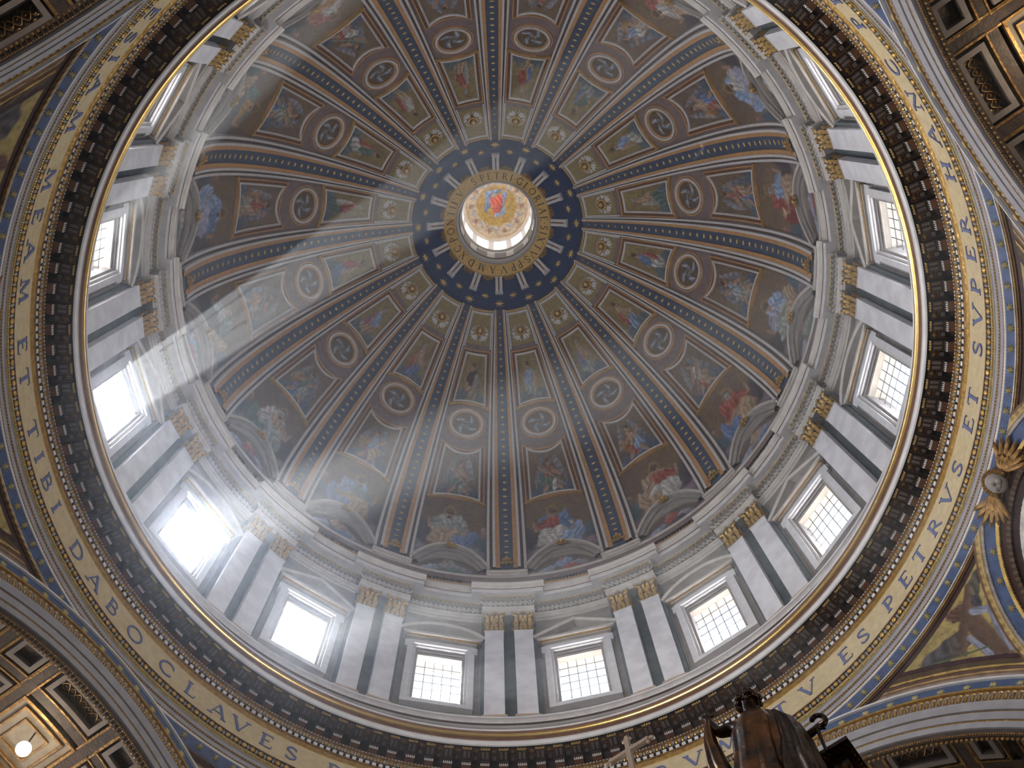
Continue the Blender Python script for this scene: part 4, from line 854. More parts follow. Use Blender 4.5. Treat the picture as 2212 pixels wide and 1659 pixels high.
# ================================================================== pendentives
HC, DP, RS = 25.1, 17.93, 22.54; RO = 13.67
SIDE = ['right', 'back', 'left', 'front']
def sph(n, R=RS): return n * R + np.array([0, 0, HC + ZS])
def cl(a, lo, hi): return np.clip((a - lo) / (hi - lo), 0, 1)
for pi_, az0 in enumerate((78.75, 168.75, 258.75, 348.75)):
    fine = pi_ == 0 or pi_ == 2
    nh, nu = (420, 560) if pi_ == 0 else (300, 300) if pi_ == 2 else (70, 140)
    h = np.linspace(38.6, 29.0, nh)[None]; t = np.sqrt(RO ** 2 - (h - HC) ** 2); lim = 45 - np.degrees(np.arctan2(t, DP))
    u = np.linspace(-1, 1, nu)[:, None]; phi = az0 + u * lim
    sr = np.sqrt(RS ** 2 - (h - HC) ** 2) + 0 * u
    n = np.stack([sr * np.sin(np.radians(phi)), sr * np.cos(np.radians(phi)), (h - HC) + 0 * u], -1) / RS
    ax = [np.array([math.sin(RAD(az0 + e)), math.cos(RAD(az0 + e)), 0]) for e in (-45, 45)]
    el = RAD(22.85); rc = np.array([math.sin(RAD(az0)) * math.cos(el), math.cos(RAD(az0)) * math.cos(el), math.sin(el)])
    d1 = 38.6 - h + 0 * u                                   # down from the ring
    d2 = np.minimum(*[np.degrees(np.arccos(np.clip((n * a).sum(-1), -1, 1))) - 37.33 for a in ax]) * RS * math.pi / 180   # metres from the arch edge
    d3 = np.degrees(np.arccos(np.clip((n * rc).sum(-1), -1, 1)))   # degrees from the roundel centre
    C = np.zeros(n.shape); up = np.zeros(d1.shape)
    lx = (phi - az0) * math.pi / 180 * sr; ly = h + 0 * u
    P = Pic(lx * .35, (ly - 30) * .35, (.40, .31, .115), .10, 900 + pi_, bg2=(.33, .25, .085))
    dots = (np.sin(lx * 13 + np.sin(ly * 3)) * np.sin(ly * 13 + np.sin(lx * 4)) > .86); P.mix(dots * .8, np.array((.13, .07, .03)))
    # two winged angels lying along the spandrels beside the roundel
    P.X, P.Y = lx, ly; P.g = 1.0; fl = (.12, .072, .05); dkw = (.06, .052, .06); lil = (.24, .25, .32)
    for e in (-1, 1):
        g_ = lambda x: -e * x        # measured on the left-hand spandrel, mirrored for the other
        L3 = lambda x0, y0, x1, y1, w0, w1, c, f=0.: P.limb(g_(x0), y0, g_(x1), y1, w0, w1, c, f)
        P.blob(g_(-6.85), 37.42, 1.0, .30, -e * 6 * -1, dkw, .5, fr=11); P.blob(g_(-6.2), 37.15, .5, .30, 0, (.08, .06, .05), .4)
        P.blob(g_(-3.95), 37.72, .72, .20, -e * 12, (.085, .075, .06), .5, fr=10); P.blob(g_(-4.55), 37.45, .30, .26, 0, dkw, .4)
        L3(-5.05, 37.5, -5.40, 36.7, .40, .36, fl); L3(-5.42, 36.6, -5.55, 35.7, .34, .16, fl); L3(-5.55, 35.7, -5.6, 35.3, .15, .10, fl); L3(-5.55, 36.5, -6.05, 35.75, .26, .13, fl)
        L3(-5.55, 37.35, -6.0, 37.1, .15, .13, fl); L3(-6.0, 37.1, -6.42, 36.85, .12, .09, fl); L3(-4.95, 37.55, -4.1, 37.88, .14, .09, fl)
        L3(-4.85, 37.35, -4.45, 36.95, .14, .12, lil, .2); L3(-4.45, 36.95, -4.95, 36.4, .13, .14, lil, .2); L3(-4.95, 36.4, -5.35, 35.75, .14, .10, lil, .2); L3(-5.8, 37.0, -5.95, 36.2, .10, .14, lil, .2)
        P.limb(g_(-7.4), 37.5, g_(-5.7), 36.35, .03, .03, (.09, .12, .05)); P.blob(g_(-5.36), 37.80, .30, .20, 0, (.10, .05, .035), .4)
    C = P.I.copy()
    R_ = Pic(lx * .3, (ly - 33.8) * .3, (.40, .30, .12), .10, 950 + pi_); R_.blob(0, .0, .7, .8, 0, (.16, .11, .10), .3); R_.blob(.1, .6, .3, .3, 0, SKIN); R_.blob(-.2, -.4, .9, .5, 10, (.20, .08, .06), .3)
    def put_band(mask, col, lift=0., stripe=None):
        mk = mask[..., None]; c = np.array(col) * np.ones(C.shape)
        if stripe is not None: c = c * stripe[..., None]
        C[:] = np.where(mk, c, C); up[:] = np.where(mask, lift, up)
    ang = np.degrees(np.arctan2(lx, ly - 33.85)) 
    arcpos = np.degrees(np.arctan2(np.abs(lx) - (45 * math.pi / 180 * 18), ly - HC)) * 8
    beads1 = .45 + .75 * (np.sin(phi * 22) > 0); beads2 = .45 + .75 * (np.sin(np.degrees(np.arctan2(ly - HC, (lim - np.abs(phi - az0)))) * 9) > 0); beads3 = .4 + .8 * (np.sin(RAD(1) * ang * 110) > 0)
    # frame against the arches
    put_band(d2 < .82, (.045, .015, .018), .02)
    put_band(d2 < .66, (.10, .06, .03), .04, beads2); put_band(d2 < .48, (.50, .33, .10), .06, beads2 * .5 + .5); put_band(d2 < .40, (.12, .06, .04), .03); put_band(d2 < .28, (.42, .28, .12), .06); put_band(d2 < .22, (.20, .12, .08), .04); put_band(d2 < .14, (.30, .24, .20), .05); put_band(d2 < .08, (.62, .60, .56), .07)
    # frame under the ring: blue band, white line, bead rope, dark hollow
    put_band((d1 < .60) & (d2 > .08), (.05, .022, .018), -.02)
    put_band((d1 < .46) & (d2 > .08), (.09, .045, .022), .03, beads1); put_band((d1 < .41) & (d2 > .05), (.42, .24, .07), .08, beads1); put_band((d1 < .345) & (d2 > .05), (.20, .09, .035), .05)
    put_band((d1 < .325), (.66, .64, .60), .09); put_band((d1 < .29), (.07, .10, .20), .0)
    # roundel with its star band and mouldings
    put_band((d3 < 14.75) & (d1 > .3), (.16, .08, .05), .05); put_band((d3 < 14.5) & (d1 > .3), (.42, .29, .12), .08, beads3 * .5 + .5); put_band((d3 < 14.15) & (d1 > .3), (.50, .34, .12), .08); put_band((d3 < 13.95) & (d1 > .3), (.32, .28, .26), .05); put_band((d3 < 13.6) & (d1 > .2), (.07, .10, .20), .0)
    put_band(d3 < 12.2, (.60, .40, .12), .25); put_band(d3 < 11.8, (.05, .02, .016), .15); put_band(d3 < 11.2, (.09, .05, .025), .22, beads3); put_band(d3 < 10.7, (.035, .015, .012), .1)
    put_band(d3 < 9.9, (.58, .54, .50), .2); put_band(d3 < 9.1, (.11, .04, .025), .1, beads3); put_band(d3 < 8.7, (.10, .04, .03), .1)
    C = np.where((d3 < 8.2)[..., None], R_.I, C)
    m = MB(); m.grid(sph(n, 1) * 0 + (n * (RS - up[..., None]) + np.array([0, 0, HC + ZS])), C=np.clip(C, .006, .9))
    base = np.array(sph(np.array([math.sin(RAD(az0)), math.cos(RAD(az0)), 0.])))
    o = m.build('wall_' + SIDE[pi_], 'pend', None, base, smooth=False); o.location = base
    tag(o, 'gold mosaic pendentive with angel spandrels and a roundel, on the picture %s side' % ('right', 'top', 'left', 'bottom')[pi_], 'pendentive', kind='structure')
    # stars: along the ring band, along the arches' blue bands handled with the arches, round the roundel
    b0 = None
    def starmesh(c, X, Y, N_, r): return [c + (X * math.cos(q) + Y * math.sin(q)) * (r if i % 2 == 0 else r * .36) for i, q in enumerate(np.linspace(0, 2 * math.pi, 16, endpoint=False))] + [c + N_ * .06]
    def add_star(nn, r):
        nn = nn / np.linalg.norm(nn); X = np.cross(np.array([0, 0, 1.]), nn); X /= np.linalg.norm(X); Y = np.cross(nn, X); c = nn * (RS - .03) + np.array([0, 0, HC + ZS]) - base
        Rm = Matrix(((X[0], Y[0], -nn[0], c[0]), (X[1], Y[1], -nn[1], c[1]), (X[2], Y[2], -nn[2], c[2]), (0, 0, 0, 1)))
        return Rm, r
    sts = []
    for j in range(-15, 16):
        a = az0 + j * 2.41 + .9; hh = 38.46; tt = math.sqrt(RO ** 2 - (hh - HC) ** 2); li = 45 - math.degrees(math.atan2(tt, DP)) 
        if abs(a - az0) < li - .6: r_ = math.sqrt(RS ** 2 - (hh - HC) ** 2); sts.append(add_star(np.array([r_ * math.sin(RAD(a)), r_ * math.cos(RAD(a)), hh - HC]), .19))
    e1 = np.cross(rc, [0, 0, 1.]); e1 /= np.linalg.norm(e1); e2 = np.cross(rc, e1)
    for j in range(30):
        q = j * 2 * math.pi / 30; tt = RAD(12.9); nn = rc * math.cos(tt) + (e1 * math.cos(q) + e2 * math.sin(q)) * math.sin(tt); hh = nn[2] * RS + HC
        if 29.5 < hh < 37.9: sts.append(add_star(nn, .19))
    for Rm, r_ in sts:
        if b0 is None: q = MB(); q.add([np.array(v) for v in starmesh(np.zeros(3), np.array([1., 0, 0]), np.array([0, 1., 0]), np.array([0, 0, 1.]), .19)], [(16, i, (i + 1) % 16) for i in range(16)]); b0 = q.build('gold_star', 'starp', o, (0, 0, 0)); s_ = b0
        else: s_ = b0.copy(); COL.objects.link(s_); s_.parent = o
        s_.matrix_local = Rm

# gilded winged cherub heads where ring and roundel meet
def cherub():
    r = empty('cherub_head'); el = RAD(35.2); N_ = np.array([0, -math.cos(el), -math.sin(el)]); Y = np.array([0, -math.sin(el), math.cos(el)]); X = np.array([1., 0, 0])
    b = -N_ * RS + np.array([0, 0, HC + ZS])
    m = MB(); m.ell(b + N_ * .42 + Y * .02, X * .36, Y * .44, N_ * .36, 12, 8); m.ell(b + N_ * .80 - Y * .06, X * .07, Y * .10, N_ * .09, 6, 4)
    for e in (-1, 1): m.ell(b + N_ * .68 + X * .16 * e - Y * .16, X * .13, Y * .13, N_ * .1, 6, 4)
    m.ell(b + N_ * .70 - Y * .27, X * .12, Y * .05, N_ * .07, 6, 4)
    m.build('face', 'grey', r, b, smooth=True)['label'] = 'dull grey face'
    m = MB()
    for i in range(15): q = RAD(-20 + 220 * i / 14); m.ell(b + N_ * .38 + X * .42 * math.cos(q) + Y * (.46 * math.sin(q) + .05), X * .12, Y * .12, N_ * .16, 6, 4)
    m.build('curly_hair', 'gilt_dark', r, b)
    for e in (-1, 1):
        m = MB()
        for j in range(7):      # layered feathers sweeping outwards
            q = RAD(38 - 15 * j); L = 1.25 - .07 * abs(j - 2); D_ = X * e * math.cos(q) + Y * math.sin(q); T_ = np.cross(N_, D_)
            m.ell(b + X * e * .45 + D_ * L * .52 + N_ * (.16 + .03 * j), D_ * L * .55, T_ * .12, N_ * .08, 8, 5)
        for j in range(5):
            q = RAD(30 - 18 * j); D_ = X * e * math.cos(q) + Y * math.sin(q); T_ = np.cross(N_, D_); m.ell(b + X * e * .40 + D_ * .38 + N_ * .32, D_ * .36, T_ * .13, N_ * .09, 7, 4)
        m.build('wing', 'gilt_dark', r, b)
    return r, b
r, b = cherub()
for k in range(4):
    o = r if k == 0 else copy_tree(r); a = RAD(78.75 + 90 * k); o.location = (b[1] * math.sin(a), b[1] * math.cos(a), b[2]); o.rotation_euler = (0, 0, -a)
    tag(o, 'gilded winged cherub head on top of the %s pendentive roundel' % ('right', 'top', 'left', 'bottom')[k], 'cherub head', 'cherub heads over the pendentive roundels')

# ================================================================== crossing arches and coffered barrel vaults
def make_arch():
    """at azimuth 0: plane y = DP, arm runs outwards"""
    b = np.array([0, DP, HC + ZS]); r = empty('trim'); q = np.radians(np.linspace(-72, 72, 145))
    def path(rho, y=DP): return np.stack([rho * np.sin(q), np.full(q.shape, y), HC + ZS + rho * np.cos(q)], -1)
    Nn = np.array([[0, -1., 0]] * len(q))
    def bandm(name, r0, r1, o0, o1, mt):
        m = MB(); P0, P1 = path(r0, DP - o0), path(r1, DP - o1); E0, E1 = path(r0, DP + .3), path(r1, DP + .3); m.grid(np.stack([E0, P0, P1, E1], 1)); return m.build(name, mt, r, b)
    bandm('white_line', 13.67, 13.58, .12, .12, 'white'); bandm('blue_band', 13.58, 13.13, .02, .02, 'bluelow'); bandm('gilt_line', 13.13, 13.04, .12, .12, 'gilt'); bandm('leaf_bed', 13.04, 12.42, .05, .05, 'gilt_dark')
    bandm('white_band', 12.42, 12.02, .18, .16, 'archband'); bandm('bead_line', 12.02, 11.92, .06, .06, 'brown'); bandm('white_band', 11.92, 11.60, .14, .12, 'archband'); bandm('bead_line', 11.60, 11.51, .04, .04, 'brown'); bandm('white_band', 11.51, 11.26, .10, .08, 'archband'); bandm('dark_edge', 11.26, 11.05, 0, -.1, 'brown')
    m = MB(); m2 = MB(); m3 = MB(); Y = np.array([0, -1., 0])
    for i in range(-64, 65):      # waterleaf ornament
        a = RAD(i * 1.12); D_ = np.array([math.sin(a), 0, math.cos(a)]); T_ = np.array([math.cos(a), 0, -math.sin(a)]); c = b + D_ * 12.73
        m.ell(c + Y * .05, T_ * .055, D_ * .17, Y * .05, 6, 4); m.ell(c + Y * .05 + D_ * .2, T_ * .10, D_ * .06, Y * .05, 5, 3)
        m2.sweep([c + T_ * x_ + D_ * y_ + Y * .03 for x_, y_ in ((-.105, -.27), (-.115, -.02), (-.075, .13), (0, .20), (.075, .13), (.115, -.02), (.105, -.27))], [Y] * 7, [(-.02, 0), (0, .08), (.02, 0)])
    m.build('gilt_leaf_row', 'gilt', r, b, kind='stuff'); m2.build('pale_leaf_outline', 'fillet', r, b, kind='stuff')
    for rho, w, n_ in ((11.97, .05, 460), (11.555, .045, 440)):
        for i in range(n_): a = RAD(-72 + 144 * i / n_); D_ = np.array([math.sin(a), 0, math.cos(a)]); T_ = np.array([math.cos(a), 0, -math.sin(a)]); m3.ell(b + D_ * rho + Y * .08, T_ * .045, D_ * w, Y * .05, 5, 3)
    m3.build('fine_bead_row', 'gilt', r, b, kind='stuff')
    m = MB()
    for i in range(300):
        a = RAD(-72 + 144 * i / 300); D_ = np.array([math.sin(a), 0, math.cos(a)]); T_ = np.array([math.cos(a), 0, -math.sin(a)]); m.ell(b + D_ * 11.10 + Y * -.06, T_ * .05, D_ * .05, Y * .05, 6, 4)
        if i % 2: m.ell(b + D_ * 11.02 + Y * -.20, T_ * .07, D_ * .10, Y * .05, 6, 4)
    m.build('gilt_drop_row', 'gilt_dark', r, b, kind='stuff')
    s0 = None
    for i in range(-15, 16):
        a = RAD(i * 4.3 + 1); D_ = np.array([math.sin(a), 0, math.cos(a)]); T_ = np.array([math.cos(a), 0, -math.sin(a)])
        if s0 is None:
            q_ = MB(); q_.add([Vector(((.19 if j % 2 == 0 else .07) * math.cos(t), (.19 if j % 2 == 0 else .07) * math.sin(t), 0)) for j, t in enumerate(np.linspace(0, 2 * math.pi, 16, endpoint=False))] + [Vector((0, 0, .05))], [(16, j, (j + 1) % 16) for j in range(16)])
            s0 = q_.build('gold_star', 'starp', r); s_ = s0
        else: s_ = s0.copy(); COL.objects.link(s_); s_.parent = r
        c = D_ * 13.35 + np.array([0, -.035, 0]); s_.matrix_local = Matrix(((T_[0], D_[0], 0, c[0]), (T_[1], D_[1], -1, c[1]), (T_[2], D_[2], 0, c[2]), (0, 0, 0, 1)))
    return r, b
ra, ba = make_arch()
arch_names = ['lower right', 'upper right', 'upper left', 'lower left']
for k in range(4):
    o = ra if k == 0 else copy_tree(ra); a = RAD(33.75 + 90 * k); o.location = (DP * math.sin(a), DP * math.cos(a), HC + ZS); o.rotation_euler = (0, 0, -a)
    o.name = 'trim_%d' % (7 + k); tag(o, 'white banded crossing arch with blue star band, at %s' % arch_names[k], 'arch', kind='structure')
def make_vault():
    b = np.array([0, DP, HC + ZS]); r = empty('ceiling'); RV = 11.25
    def cyl(beta, d, off=0.):   # off towards the axis
        q = np.radians(beta); R_ = RV - np.asarray(off, float); return np.stack(np.broadcast_arrays(R_ * np.sin(q), DP + np.asarray(d, float), HC + ZS + R_ * np.cos(q)), -1)
    m = MB(); m.grid(cyl(np.linspace(-90, 90, 91)[:, None], np.array([-.05, .3, 12.])[None], -.55)); m.build('shell', 'coffer', r, b)
    def cn(beta): q = np.radians(beta); return np.stack([-np.sin(q), 0 * q, -np.cos(q)], -1)
    def cframe(b0, b1, d0, d1, g, w, o0, o1, mt, name):
        gb_ = math.degrees(g / RV); p = []
        for x in np.linspace(b0 - gb_, b1 + gb_, 8): p.append((x, d0 - g))
        for x in np.linspace(b1 + gb_, b0 - gb_, 8): p.append((x, d1 + g))
        p = np.array(p); m = MB(); m.sweep(cyl(p[:, 0], p[:, 1], 0), cn(p[:, 0]), [(-w, o0), (-w, o1), (w, o1), (w, o0)], closed=True); return m.build(name, mt, r, b)
    m = MB()     # flat ribs of the coffering between the coffers
    cols = [(-45, 5), (-38.2, 4.4), (-26, 11.4), (-13, 5.8), (0, 12.0), (13, 5.8), (26, 11.4), (38.2, 4.4), (51, 11)]
    rows = [(.35, 1.38), (2.15, 5.0), (5.8, 6.8), (7.6, 10.5)]
    for (c, w) in cols[1:]:
        for ri, (d0, d1) in enumerate(rows):
            big = w > 8; b0_, b1_ = c - w / 2, c + w / 2
            if ri == 1 and c == 0:
                for g, w_, o1, mt, nm in ((-.05, .05, -.06, 'gilt_dark', 'gilt_moulding'), (-.42, .035, -.22, 'gilt_dark', 'gilt_moulding'), (-.80, .03, -.25, 'gilt_dark', 'inner_moulding')): cframe(b0_ - 1, b1_ + 1, d0, d1, g, w_, -.6, o1, mt, nm)
                mm = MB(); mm.grid(cyl(np.linspace(-6.4, 6.4, 9)[:, None], np.array([2.2, 4.95])[None], -.35)); mm.build('coffer_ground', 'lampglow', r, b)  # paler coffer ground paints in the lamp's spreading glow
                continue
            cframe(b0_, b1_, d0, d1, -.09, .095, -.55, -.04, 'cofframe', 'coffer_frame')
            cframe(b0_, b1_, d0, d1, .18, .03, -.55, -.08, 'gilt_dark', 'gilt_edge')
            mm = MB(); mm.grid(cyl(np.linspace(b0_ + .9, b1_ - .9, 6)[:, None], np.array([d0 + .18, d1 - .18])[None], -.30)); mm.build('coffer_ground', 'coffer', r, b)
            if big and ri == 0:
                mm = MB()
                for e in (-1, 1): q_ = np.linspace(b0_ + 1.2, b1_ - 1.2, 41); P_ = cyl(q_, (d0 + d1) / 2 + e * .16 * np.sin(q_ * 2.1), -.27); mm.tube([tuple(v) for v in P_], .022, 5)
                for x in np.linspace(b0_ + 1.6, b1_ - 1.6, 13): mm.ell(cyl(x, (d0 + d1) / 2 + .24 * math.sin(x * 2.1 + 1.5), -.28), (.07, 0, 0), (0, .045, 0), (0, 0, .03), 6, 3)
                mm.build('scroll_relief', 'gilt_dark', r, b)
    for c0, c1 in ((-35.6, -32.2), (-19.8, -16.4), (-9.6, -6.6), (6.6, 9.6), (16.4, 19.8), (32.2, 35.6)):
        mm = MB(); mm.grid(cyl(np.linspace(c0, c1, 4)[:, None], np.array([.05, 12.])[None], -.12)); mm.build('coffering_rib', 'brown', r, b)
        mm = MB()
        for x in (c0 + .2, c1 - .2): mm.grid(np.stack([cyl(np.array([x - .18, x + .18]), d_, -.10) for d_ in (.05, 12.)], 1))
        mm.build('gilt_line', 'gilt_dark', r, b)
    mm = MB(); mm.grid(cyl(np.linspace(-60, 60, 61)[:, None], np.array([1.55, 1.98])[None], -.12)); mm.grid(cyl(np.linspace(-60, 60, 61)[:, None], np.array([5.2, 5.6])[None], -.12)); mm.build('coffering_cross_rib', 'brown', r, b)
    return r, b
rv, bv = make_vault()
for k in range(4):
    o = rv if k == 0 else copy_tree(rv); a = RAD(33.75 + 90 * k); o.location = (DP * math.sin(a), DP * math.cos(a), HC + ZS); o.rotation_euler = (0, 0, -a)
    tag(o, 'dark brown and gold coffered barrel vault at %s of the picture' % arch_names[k], 'vault', kind='structure')
# walls under the vaults, crossing piers
for k in range(4):
    m = MB(); X, Y, Z = frame3(33.75 + 90 * k)
    for e in (-1, 1):
        m.box(X * e * 13.2 + Y * (DP + 6.2) + Z * (HC / 2 - .8 + ZS), X * 2.0, Y * 6.0, Z * (HC / 2 + .8))
    tag(m.build('wall_%s' % ['lower_right', 'upper_right', 'upper_left', 'lower_left'][k], 'tan'), 'piers carrying the crossing arch at %s' % arch_names[k], 'wall', kind='structure')

# ------------------------------------------------------------------ floodlamps hanging in the vaults
def lamp():
    r = empty('vault_lamp'); m = MB(); m.ell((0, 0, 0), (.27, 0, 0), (0, .27, 0), (0, 0, .27), 14, 9); m.build('bulb', 'bulb', r, smooth=True)
    m = MB(); m.tube([(0, 0, .2), (0, 0, 1.05)], .03, 6); m.tube([(0, 0, .14), (0, 0, .26)], [.16, .09], 10); m.build('hanging_rod', 'iron', r); return r
r = lamp()
for k in range(4):
    o = r if k == 0 else copy_tree(r); a = RAD(33.75 + 90 * k); D_ = DP + 2.95
    o.location = (D_ * math.sin(a), D_ * math.cos(a), HC + 10.35 + ZS)
    tag(o, 'glowing warm lamp hanging under the coffered vault at %s' % arch_names[k], 'lamp', 'vault lamps')
    l = bpy.data.lights.new('vault_lamp_light', 'POINT'); l.energy = 330; l.color = (1.0, .80, .56); l.shadow_soft_size = .3
    q = bpy.data.objects.new('vault_lamp_light', l); COL.objects.link(q); q.location = (D_ * math.sin(a), D_ * math.cos(a), HC + 10.0 + ZS)
# ================================================================== bronze canopy angel, canopy corner, cross
HP = np.array([5.044, 2.554, 21.59 + ZS]); UU = np.array([.38098, .92458, 0]); RR_ = np.array([.92458, -.38098, 0]); ZZ = np.array([0, 0, 1.])
def sp(r, z, o=0.): return HP + RR_ * r + UU * o + ZZ * z
root = empty('angel_statue', tuple(sp(-.4, -5.2))); BS = sp(-.4, -5.2)
def skin_mesh(name, chains, m_, parent, base, lv=2):
    V, E, Rd, idx = [], [], [], {}
    for ch in chains:
        prev = None
        for p, r_ in ch:
            key = tuple(np.round(p, 4))
            if key not in idx: idx[key] = len(V); V.append(tuple(np.array(p) - base)); Rd.append(r_)
            i = idx[key]
            if prev is not None and prev != i: E.append((prev, i))
            prev = i
    me = bpy.data.meshes.new(name); me.from_pydata(V, E, []); o = bpy.data.objects.new(name, me); COL.objects.link(o); o.parent = parent
    me.skin_vertices.new() if hasattr(me.skin_vertices, 'new') else None
    md = o.modifiers.new('skin', 'SKIN'); md.use_smooth_shade = True
    if not me.skin_vertices: bpy.context.view_layer.update()
    for i, r_ in enumerate(Rd): me.skin_vertices[0].data[i].radius = (r_, r_)
    me.skin_vertices[0].data[0].use_root = True
    s_ = o.modifiers.new('sub', 'SUBSURF'); s_.levels = lv; s_.render_levels = lv
    me.materials.append(M[m_]); return o
pel = sp(-.30, -2.6); che = sp(-.08, -1.25); nk = sp(-.04, -.52); hd = sp(0, -.12); ht = sp(.02, .10)
ls = sp(-.50, -.72); le = sp(-.82, -.62, .05); lh = sp(-.95, -.02, .05); rs_ = sp(.50, -1.02); re = sp(.66, -1.86, .08); rh = sp(1.03, -1.74, .05)
def hand(wr, d, up, sz, curl):
    d = d / np.linalg.norm(d); sd = np.cross(d, up); sd /= np.linalg.norm(sd); pm = wr + d * .12 * sz; out = [[(wr, .055 * sz), (pm, .065 * sz)]]
    for i, L in enumerate((.15, .17, .16, .12)):
        k0 = pm + sd * (-.055 + .037 * i) * sz; k1 = k0 + d * L * .5 * sz; k2 = k1 + (d * (1 - curl) + up * curl) * L * .5 * sz
        out.append([(pm, .065 * sz), (k0 + d * .03 * sz, .026 * sz), (k1, .023 * sz), (k2, .018 * sz)])
    t0 = wr + d * .05 * sz + sd * -.06 * sz; out.append([(pm, .065 * sz), (t0, .03 * sz), (t0 + (d * .6 - sd + up * .4) * .08 * sz, .024 * sz)])
    return out
legs = [[(pel, .34), (sp(-.48, -3.7, .05), .22), (sp(-.50, -4.9, .05), .12), (sp(-.48, -5.08, -.22), .09)], [(pel, .34), (sp(-.12, -3.7, -.12), .22), (sp(-.14, -4.9, -.05), .12), (sp(-.12, -5.08, -.32), .09)]]
skin_mesh('body', [[(pel, .34), (che, .36), (sp(-.05, -.85), .26), (nk, .12), (hd, .20), (ht, .19)], [(che, .36), (ls, .17), (le, .13), (lh, .075)], [(che, .36), (rs_, .17), (re, .12), (rh, .07)]] + legs +
          hand(lh, np.array(sp(-.98, .22, .05) - lh), UU, 1.3, .4) + hand(rh, np.array([.5, .1, .8]), UU, 1.2, .7), 'bronze', root, BS)
m = MB(); m.ell(sp(.01, -.16, -.20), RR_ * .045, ZZ * .07, UU * .06, 8, 5)
for e in (-1, 1): m.ell(sp(.01 + .08 * e, -.10, -.17), RR_ * .04, ZZ * .02, UU * .03, 6, 4); m.ell(sp(.01 + .20 * e, -.14, 0), RR_ * .03, ZZ * .07, UU * .05, 6, 4)
m.ell(sp(.01, -.27, -.16), RR_ * .06, ZZ * .02, UU * .04, 6, 4); m.build('face_features', 'bronze', root, BS, smooth=True)
m = MB(); rg = np.random.RandomState(5)
for i in range(70):
    th_, ph_ = rg.rand() * 2 * math.pi, math.acos(1 - 1.35 * rg.rand()); c = sp(.01, .02) + (RR_ * math.sin(ph_) * math.cos(th_) * .25 + UU * (math.sin(ph_) * math.sin(th_) * .25 + .04) + ZZ * math.cos(ph_) * .25)
    if np.dot(c - sp(.01, .0), -UU) > .14 and c[2] < HP[2] + .1: continue
    m.ell(c, RR_ * .075, UU * .075, ZZ * .065, 6, 4)
m.build('curly_hair', 'bronze', root, BS, smooth=True)
def robe(name, prof, mt, folds, amp, ph=0.):
    """prof rows (centre r, z, half width, half depth, off); vertical folds that deepen downwards"""
    m = MB(); rows = []; q = np.linspace(0, 2 * np.pi, 72, endpoint=False); n = 34
    zs = [p[1] for p in prof]; f = lambda k, z: float(np.interp(-z, [-x for x in zs], [p[k] for p in prof]))
    for z in np.linspace(prof[0][1], prof[-1][1], n):
        t = (prof[0][1] - z) / (prof[0][1] - prof[-1][1]); w, d_ = f(2, z), f(3, z); mod = 1 + amp * (.3 + .7 * t) * (np.sin(folds * q + ph + 1.6 * t) + .5 * np.sin(folds * 1.9 * q + 2 - 2.4 * t)) 
        rows.append(np.array([sp(f(0, z) + w * math.cos(a) * k, z + .05 * math.sin(3 * a + 4 * t), f(4, z) + d_ * math.sin(a) * k) for a, k in zip(q, mod)]))
    m.grid(rows, cv=True); return m.build(name, mt, root, BS, smooth=True)
robe('robe', [(-.02, -.50, .12, .14, 0), (-.03, -.72, .46, .26, 0), (-.02, -1.15, .60, .40, 0), (-.12, -1.9, .58, .44, 0), (-.22, -2.7, .66, .50, 0), (-.30, -4.0, .74, .55, 0), (-.32, -5.0, .80, .6, 0)], 'bronzegold', 9, .10)
robe('dark_mantle', [(.42, -.95, .12, .26, .05), (.52, -1.4, .28, .38, .05), (.52, -2.1, .34, .44, .05), (.44, -3.0, .40, .5, .0), (.42, -4.4, .46, .5, 0)], 'bronze', 6, .12, 1.)
robe('hanging_sleeve', [(-.94, -.10, .05, .05, .0), (-1.0, -.4, .09, .10, .0), (-1.06, -1.0, .15, .18, 0), (-1.06, -1.9, .22, .26, 0), (-.98, -3.0, .30, .34, 0), (-.85, -4.2, .34, .36, 0)], 'bronzegold', 5, .14, .5)
m = MB(); q = [sp(1.02, -2.5, .05), sp(1.05, -1.95, .05), sp(1.06, -1.72, .05)] + [sp(1.16 + .14 * math.cos(a), -1.50 + .19 * math.sin(a), .05) for a in np.linspace(-2.2, 2.6, 12)]
m.tube([tuple(x) for x in q], [.035, .04, .05] + [.055] * 12, 8); m.build('curled_staff', 'bronze', root, BS, smooth=True)
for e, (r0, z0) in ((-1, (-.35, -.95)), (1, (.30, -1.05))):      # short folded wings on the back
    m = MB()
    for j in range(7): D_ = RR_ * e * (.25 + .03 * j) - ZZ * (.9 - .05 * j); D_ /= np.linalg.norm(D_); m.ell(sp(r0 + e * .05 * j, z0 - .10 * j, .42) + D_ * (.55), D_ * (.62 - .03 * j), np.cross(D_, UU) * .10, UU * .05, 8, 5)
    m.build('wing', 'bronze', root, BS, smooth=True)
tag(root, 'dark bronze angel statue in draped robe, arms raised, standing on the canopy at lower right', 'statue')
